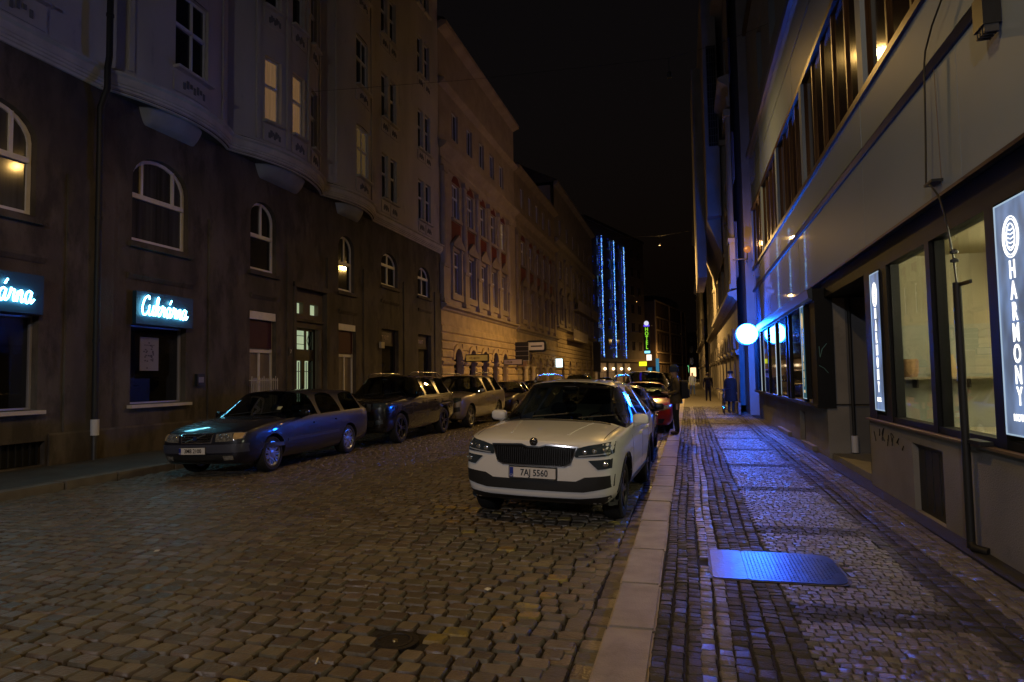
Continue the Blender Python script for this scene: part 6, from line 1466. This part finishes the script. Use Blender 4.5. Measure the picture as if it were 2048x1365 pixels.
m = MB(); m.lathe([(.108, 1.58), (.112, 1.62), (.1, 1.68), (0, 1.705)], (0, -.018, 0), n=16); m.prism([(-.08, -.10), (.08, -.10), (.06, -.19), (-.06, -.19)], lambda p: (p[0], p[1], 1.585), lambda p: (p[0], p[1], 1.597)); dress('cap', m, black_cl, p2, P2, R(150))
m = MB(); m.lathe([(.08, 1.38), (.1, 1.41), (.085, 1.45)], (0, 0, 0), n=14); dress('scarf', m, M('pale_scarf', (.4, .38, .42), .9), p2, P2, R(150))
bk = thing('bicycle', 'dark bicycle held by the person in the long black coat', 'bicycle', (1.35, 27.0, .1))
tub = M('bike_frame', (.03, .03, .035), .3, metal=.4)
for k, y in enumerate((26.5, 27.55)):
    m = MB(); m.lathe([(.318, -.018), (.335, 0), (.318, .018), (.31, 0)], (1.32, y, .435), 'x', 32, True); w_ = m.build('wheel', tyre_m, bk, smooth=50)
    m = MB(); m.lathe([(.298, -.01), (.311, -.01), (.311, .01), (.298, .01)], (1.32, y, .435), 'x', 32, True)
    for q in range(14): a = 2*math.pi*q/14; m.tube([(1.32, y, .435), (1.32, y+.3*math.cos(a), .435+.3*math.sin(a))], .0025, 4)
    m.lathe([(0, -.03), (.02, -.03), (.02, .03), (0, .03)], (1.32, y, .435), 'x', 10); m.build('rim', chrome, w_)
m = MB()
for a, c in (((1.32, 26.62, .98), (1.32, 27.0, .40)), ((1.32, 26.62, .98), (1.32, 27.15, .92)), ((1.32, 27.0, .40), (1.32, 27.17, 1.0)), ((1.32, 27.0, .40), (1.32, 27.55, .435)), ((1.32, 27.15, .9), (1.32, 27.55, .435)), ((1.32, 26.66, 1.05), (1.32, 26.5, .435))): m.tube([a, c], .016, 7)
m.build('frame', tub, bk, smooth=50)
m = MB(); m.tube([(1.05, 26.75, 1.1), (1.2, 26.66, 1.08), (1.44, 26.66, 1.08), (1.59, 26.75, 1.1)], .013, 7); m.build('handlebar', tub, bk, smooth=50)
m = MB(); m.sphere((1.32, 27.2, 1.03), (.06, .13, .035), 12, 6); m.build('saddle', black_plastic, bk, smooth=60)
m = MB(); m.lathe([(0, -.02), (.07, -.02), (.07, .02), (0, .02)], (1.34, 27.0, .4), 'x', 14); m.tube([(1.4, 27.0, .4), (1.4, 27.1, .27)], .01, 6); m.box((1.38, 27.06, .25), (1.47, 27.14, .27)); m.build('crank', black_metal, bk)
J, Rr, Eg = stand(1)
p3 = person('pedestrian in pale blue coat walking far along the pavement', (.3, 50.5, .1), R(15), J, Rr, Eg, dict(mats=[shoe, M('blue_jeans', (.03, .06, .2), .8), blue_cl, skin], fn=zone(.78)), scale=.97)
p4 = person('pedestrian in dark clothes walking beside the wall beyond the bicycle', (1.1, 39.5, .1), R(180), J, Rr, Eg, dict(mats=[shoe, denim, black_cl, M('dark_hair', (.03, .02, .015), .7)], fn=zone(.70)), scale=.95)
# ================================================================== street lamps hung over the carriageway
housing = M('lamp_housing', (.03, .03, .032), .5)
def street_lamp(label, x, y, z, energy, col, wire=True, kind='SPOT', radius=.1):
    t = thing('street_lamp', label, 'street lamp', (x, y, z), 'lamps hung on wires over the street')
    if y > 5:      # slim pendant: a small open can on a thin wire
        m = MB(); m.lathe([(.0, .03), (.05, .02), (.06, -.02), (.06, -.16), (.052, -.16), (.05, -.02), (0, -.01)], (x, y, z), n=14); m.build('can', housing, t, smooth=40)
        m = MB(); m.lathe([(0, -.03), (.048, -.03)], (x, y, z), n=14); m.build('lens', E('lens_%02d' % int(y), col, 1.0), t)
        m = MB(); m.tube([(x, y, z+.42), (x, y, z+.03)], .008, 6); m.build('hanger', black_metal, t)
        m = MB(); m.tube([(XL+.02, y, z+1.0), ((XL+x)/2, y, z+.62), (x, y, z+.42), ((XR+x)/2, y, z+.62), (XR-.05, y, z+1.0)], .005, 5); m.build('span_wire', black_metal, t)
        lamp('lamp_light', 'SPOT', (x, y, z-.22), energy, col, t, radius, R(176), (0, 0, 0), 1.0)
        if kind == 'POINT': lamp('lamp_glow', 'POINT', (x, y, z-.24), energy*.035, col, t, radius)
        return t
    m = MB(); m.lathe([(.05, .34), (.07, .24), (.17, .18), (.25, .06), (.26, -.2), (.25, -.2), (.24, .05), (.19, .14), (.0, .16)], (x, y, z), n=20); m.build('shade', housing, t, smooth=40)
    m = MB(); m.lathe([(0, .11), (.17, .11)], (x, y, z), n=18); m.build('lens', E('lens_%02d' % int(y+30), col, 1.5), t)
    m = MB(); m.tube([(XL+.02, y, z+1.0), ((XL+x)/2, y, z+.62), (x, y, z+.42), ((XR+x)/2, y, z+.62), (XR-.05, y, z+1.0)], .012, 5); m.build('span_wire', black_metal, t)
    m = MB(); m.tube([(x, y, z+.43), (x, y, z+.33)], .02, 6); m.build('hanger', black_metal, t)
    lamp('lamp_light', kind, (x, y, z-.22), energy, col, t, radius, R(174), (0, 0, 0), .25)
    return t
SOD = (1.0, .58, .16); NEU = (.98, .95, 1.0)
street_lamp('hanging street lamp with warm light over the red hatchback', -.25, 18.5, 10.2, 1100, SOD)
street_lamp('hanging street lamp with warm light over the yellow painted cobbles', -2.4, 2.2, 9.6, 800, SOD)
street_lamp('hanging street lamp with pale light over the near carriageway', -3.6, -13.0, 7.4, 2200, NEU, kind='POINT')
street_lamp('hanging street lamp with warm light in front of the tan townhouse', -1.43, 40.7, 9.8, 8500, SOD, kind='POINT')
street_lamp('hanging street lamp with warm light in front of the balcony house', -4.8, 66.0, 9.2, 4500, SOD, kind='POINT')
street_lamp('hanging street lamp with warm light before the hotel', -4.8, 96.0, 9.0, 2600, SOD, kind='POINT')
street_lamp('added hanging lamp with warm light to brighten the domed end house', -1.5, 128.0, 9.0, 7000, SOD, kind='POINT')  # lamp added only to brighten the dim house closing the street
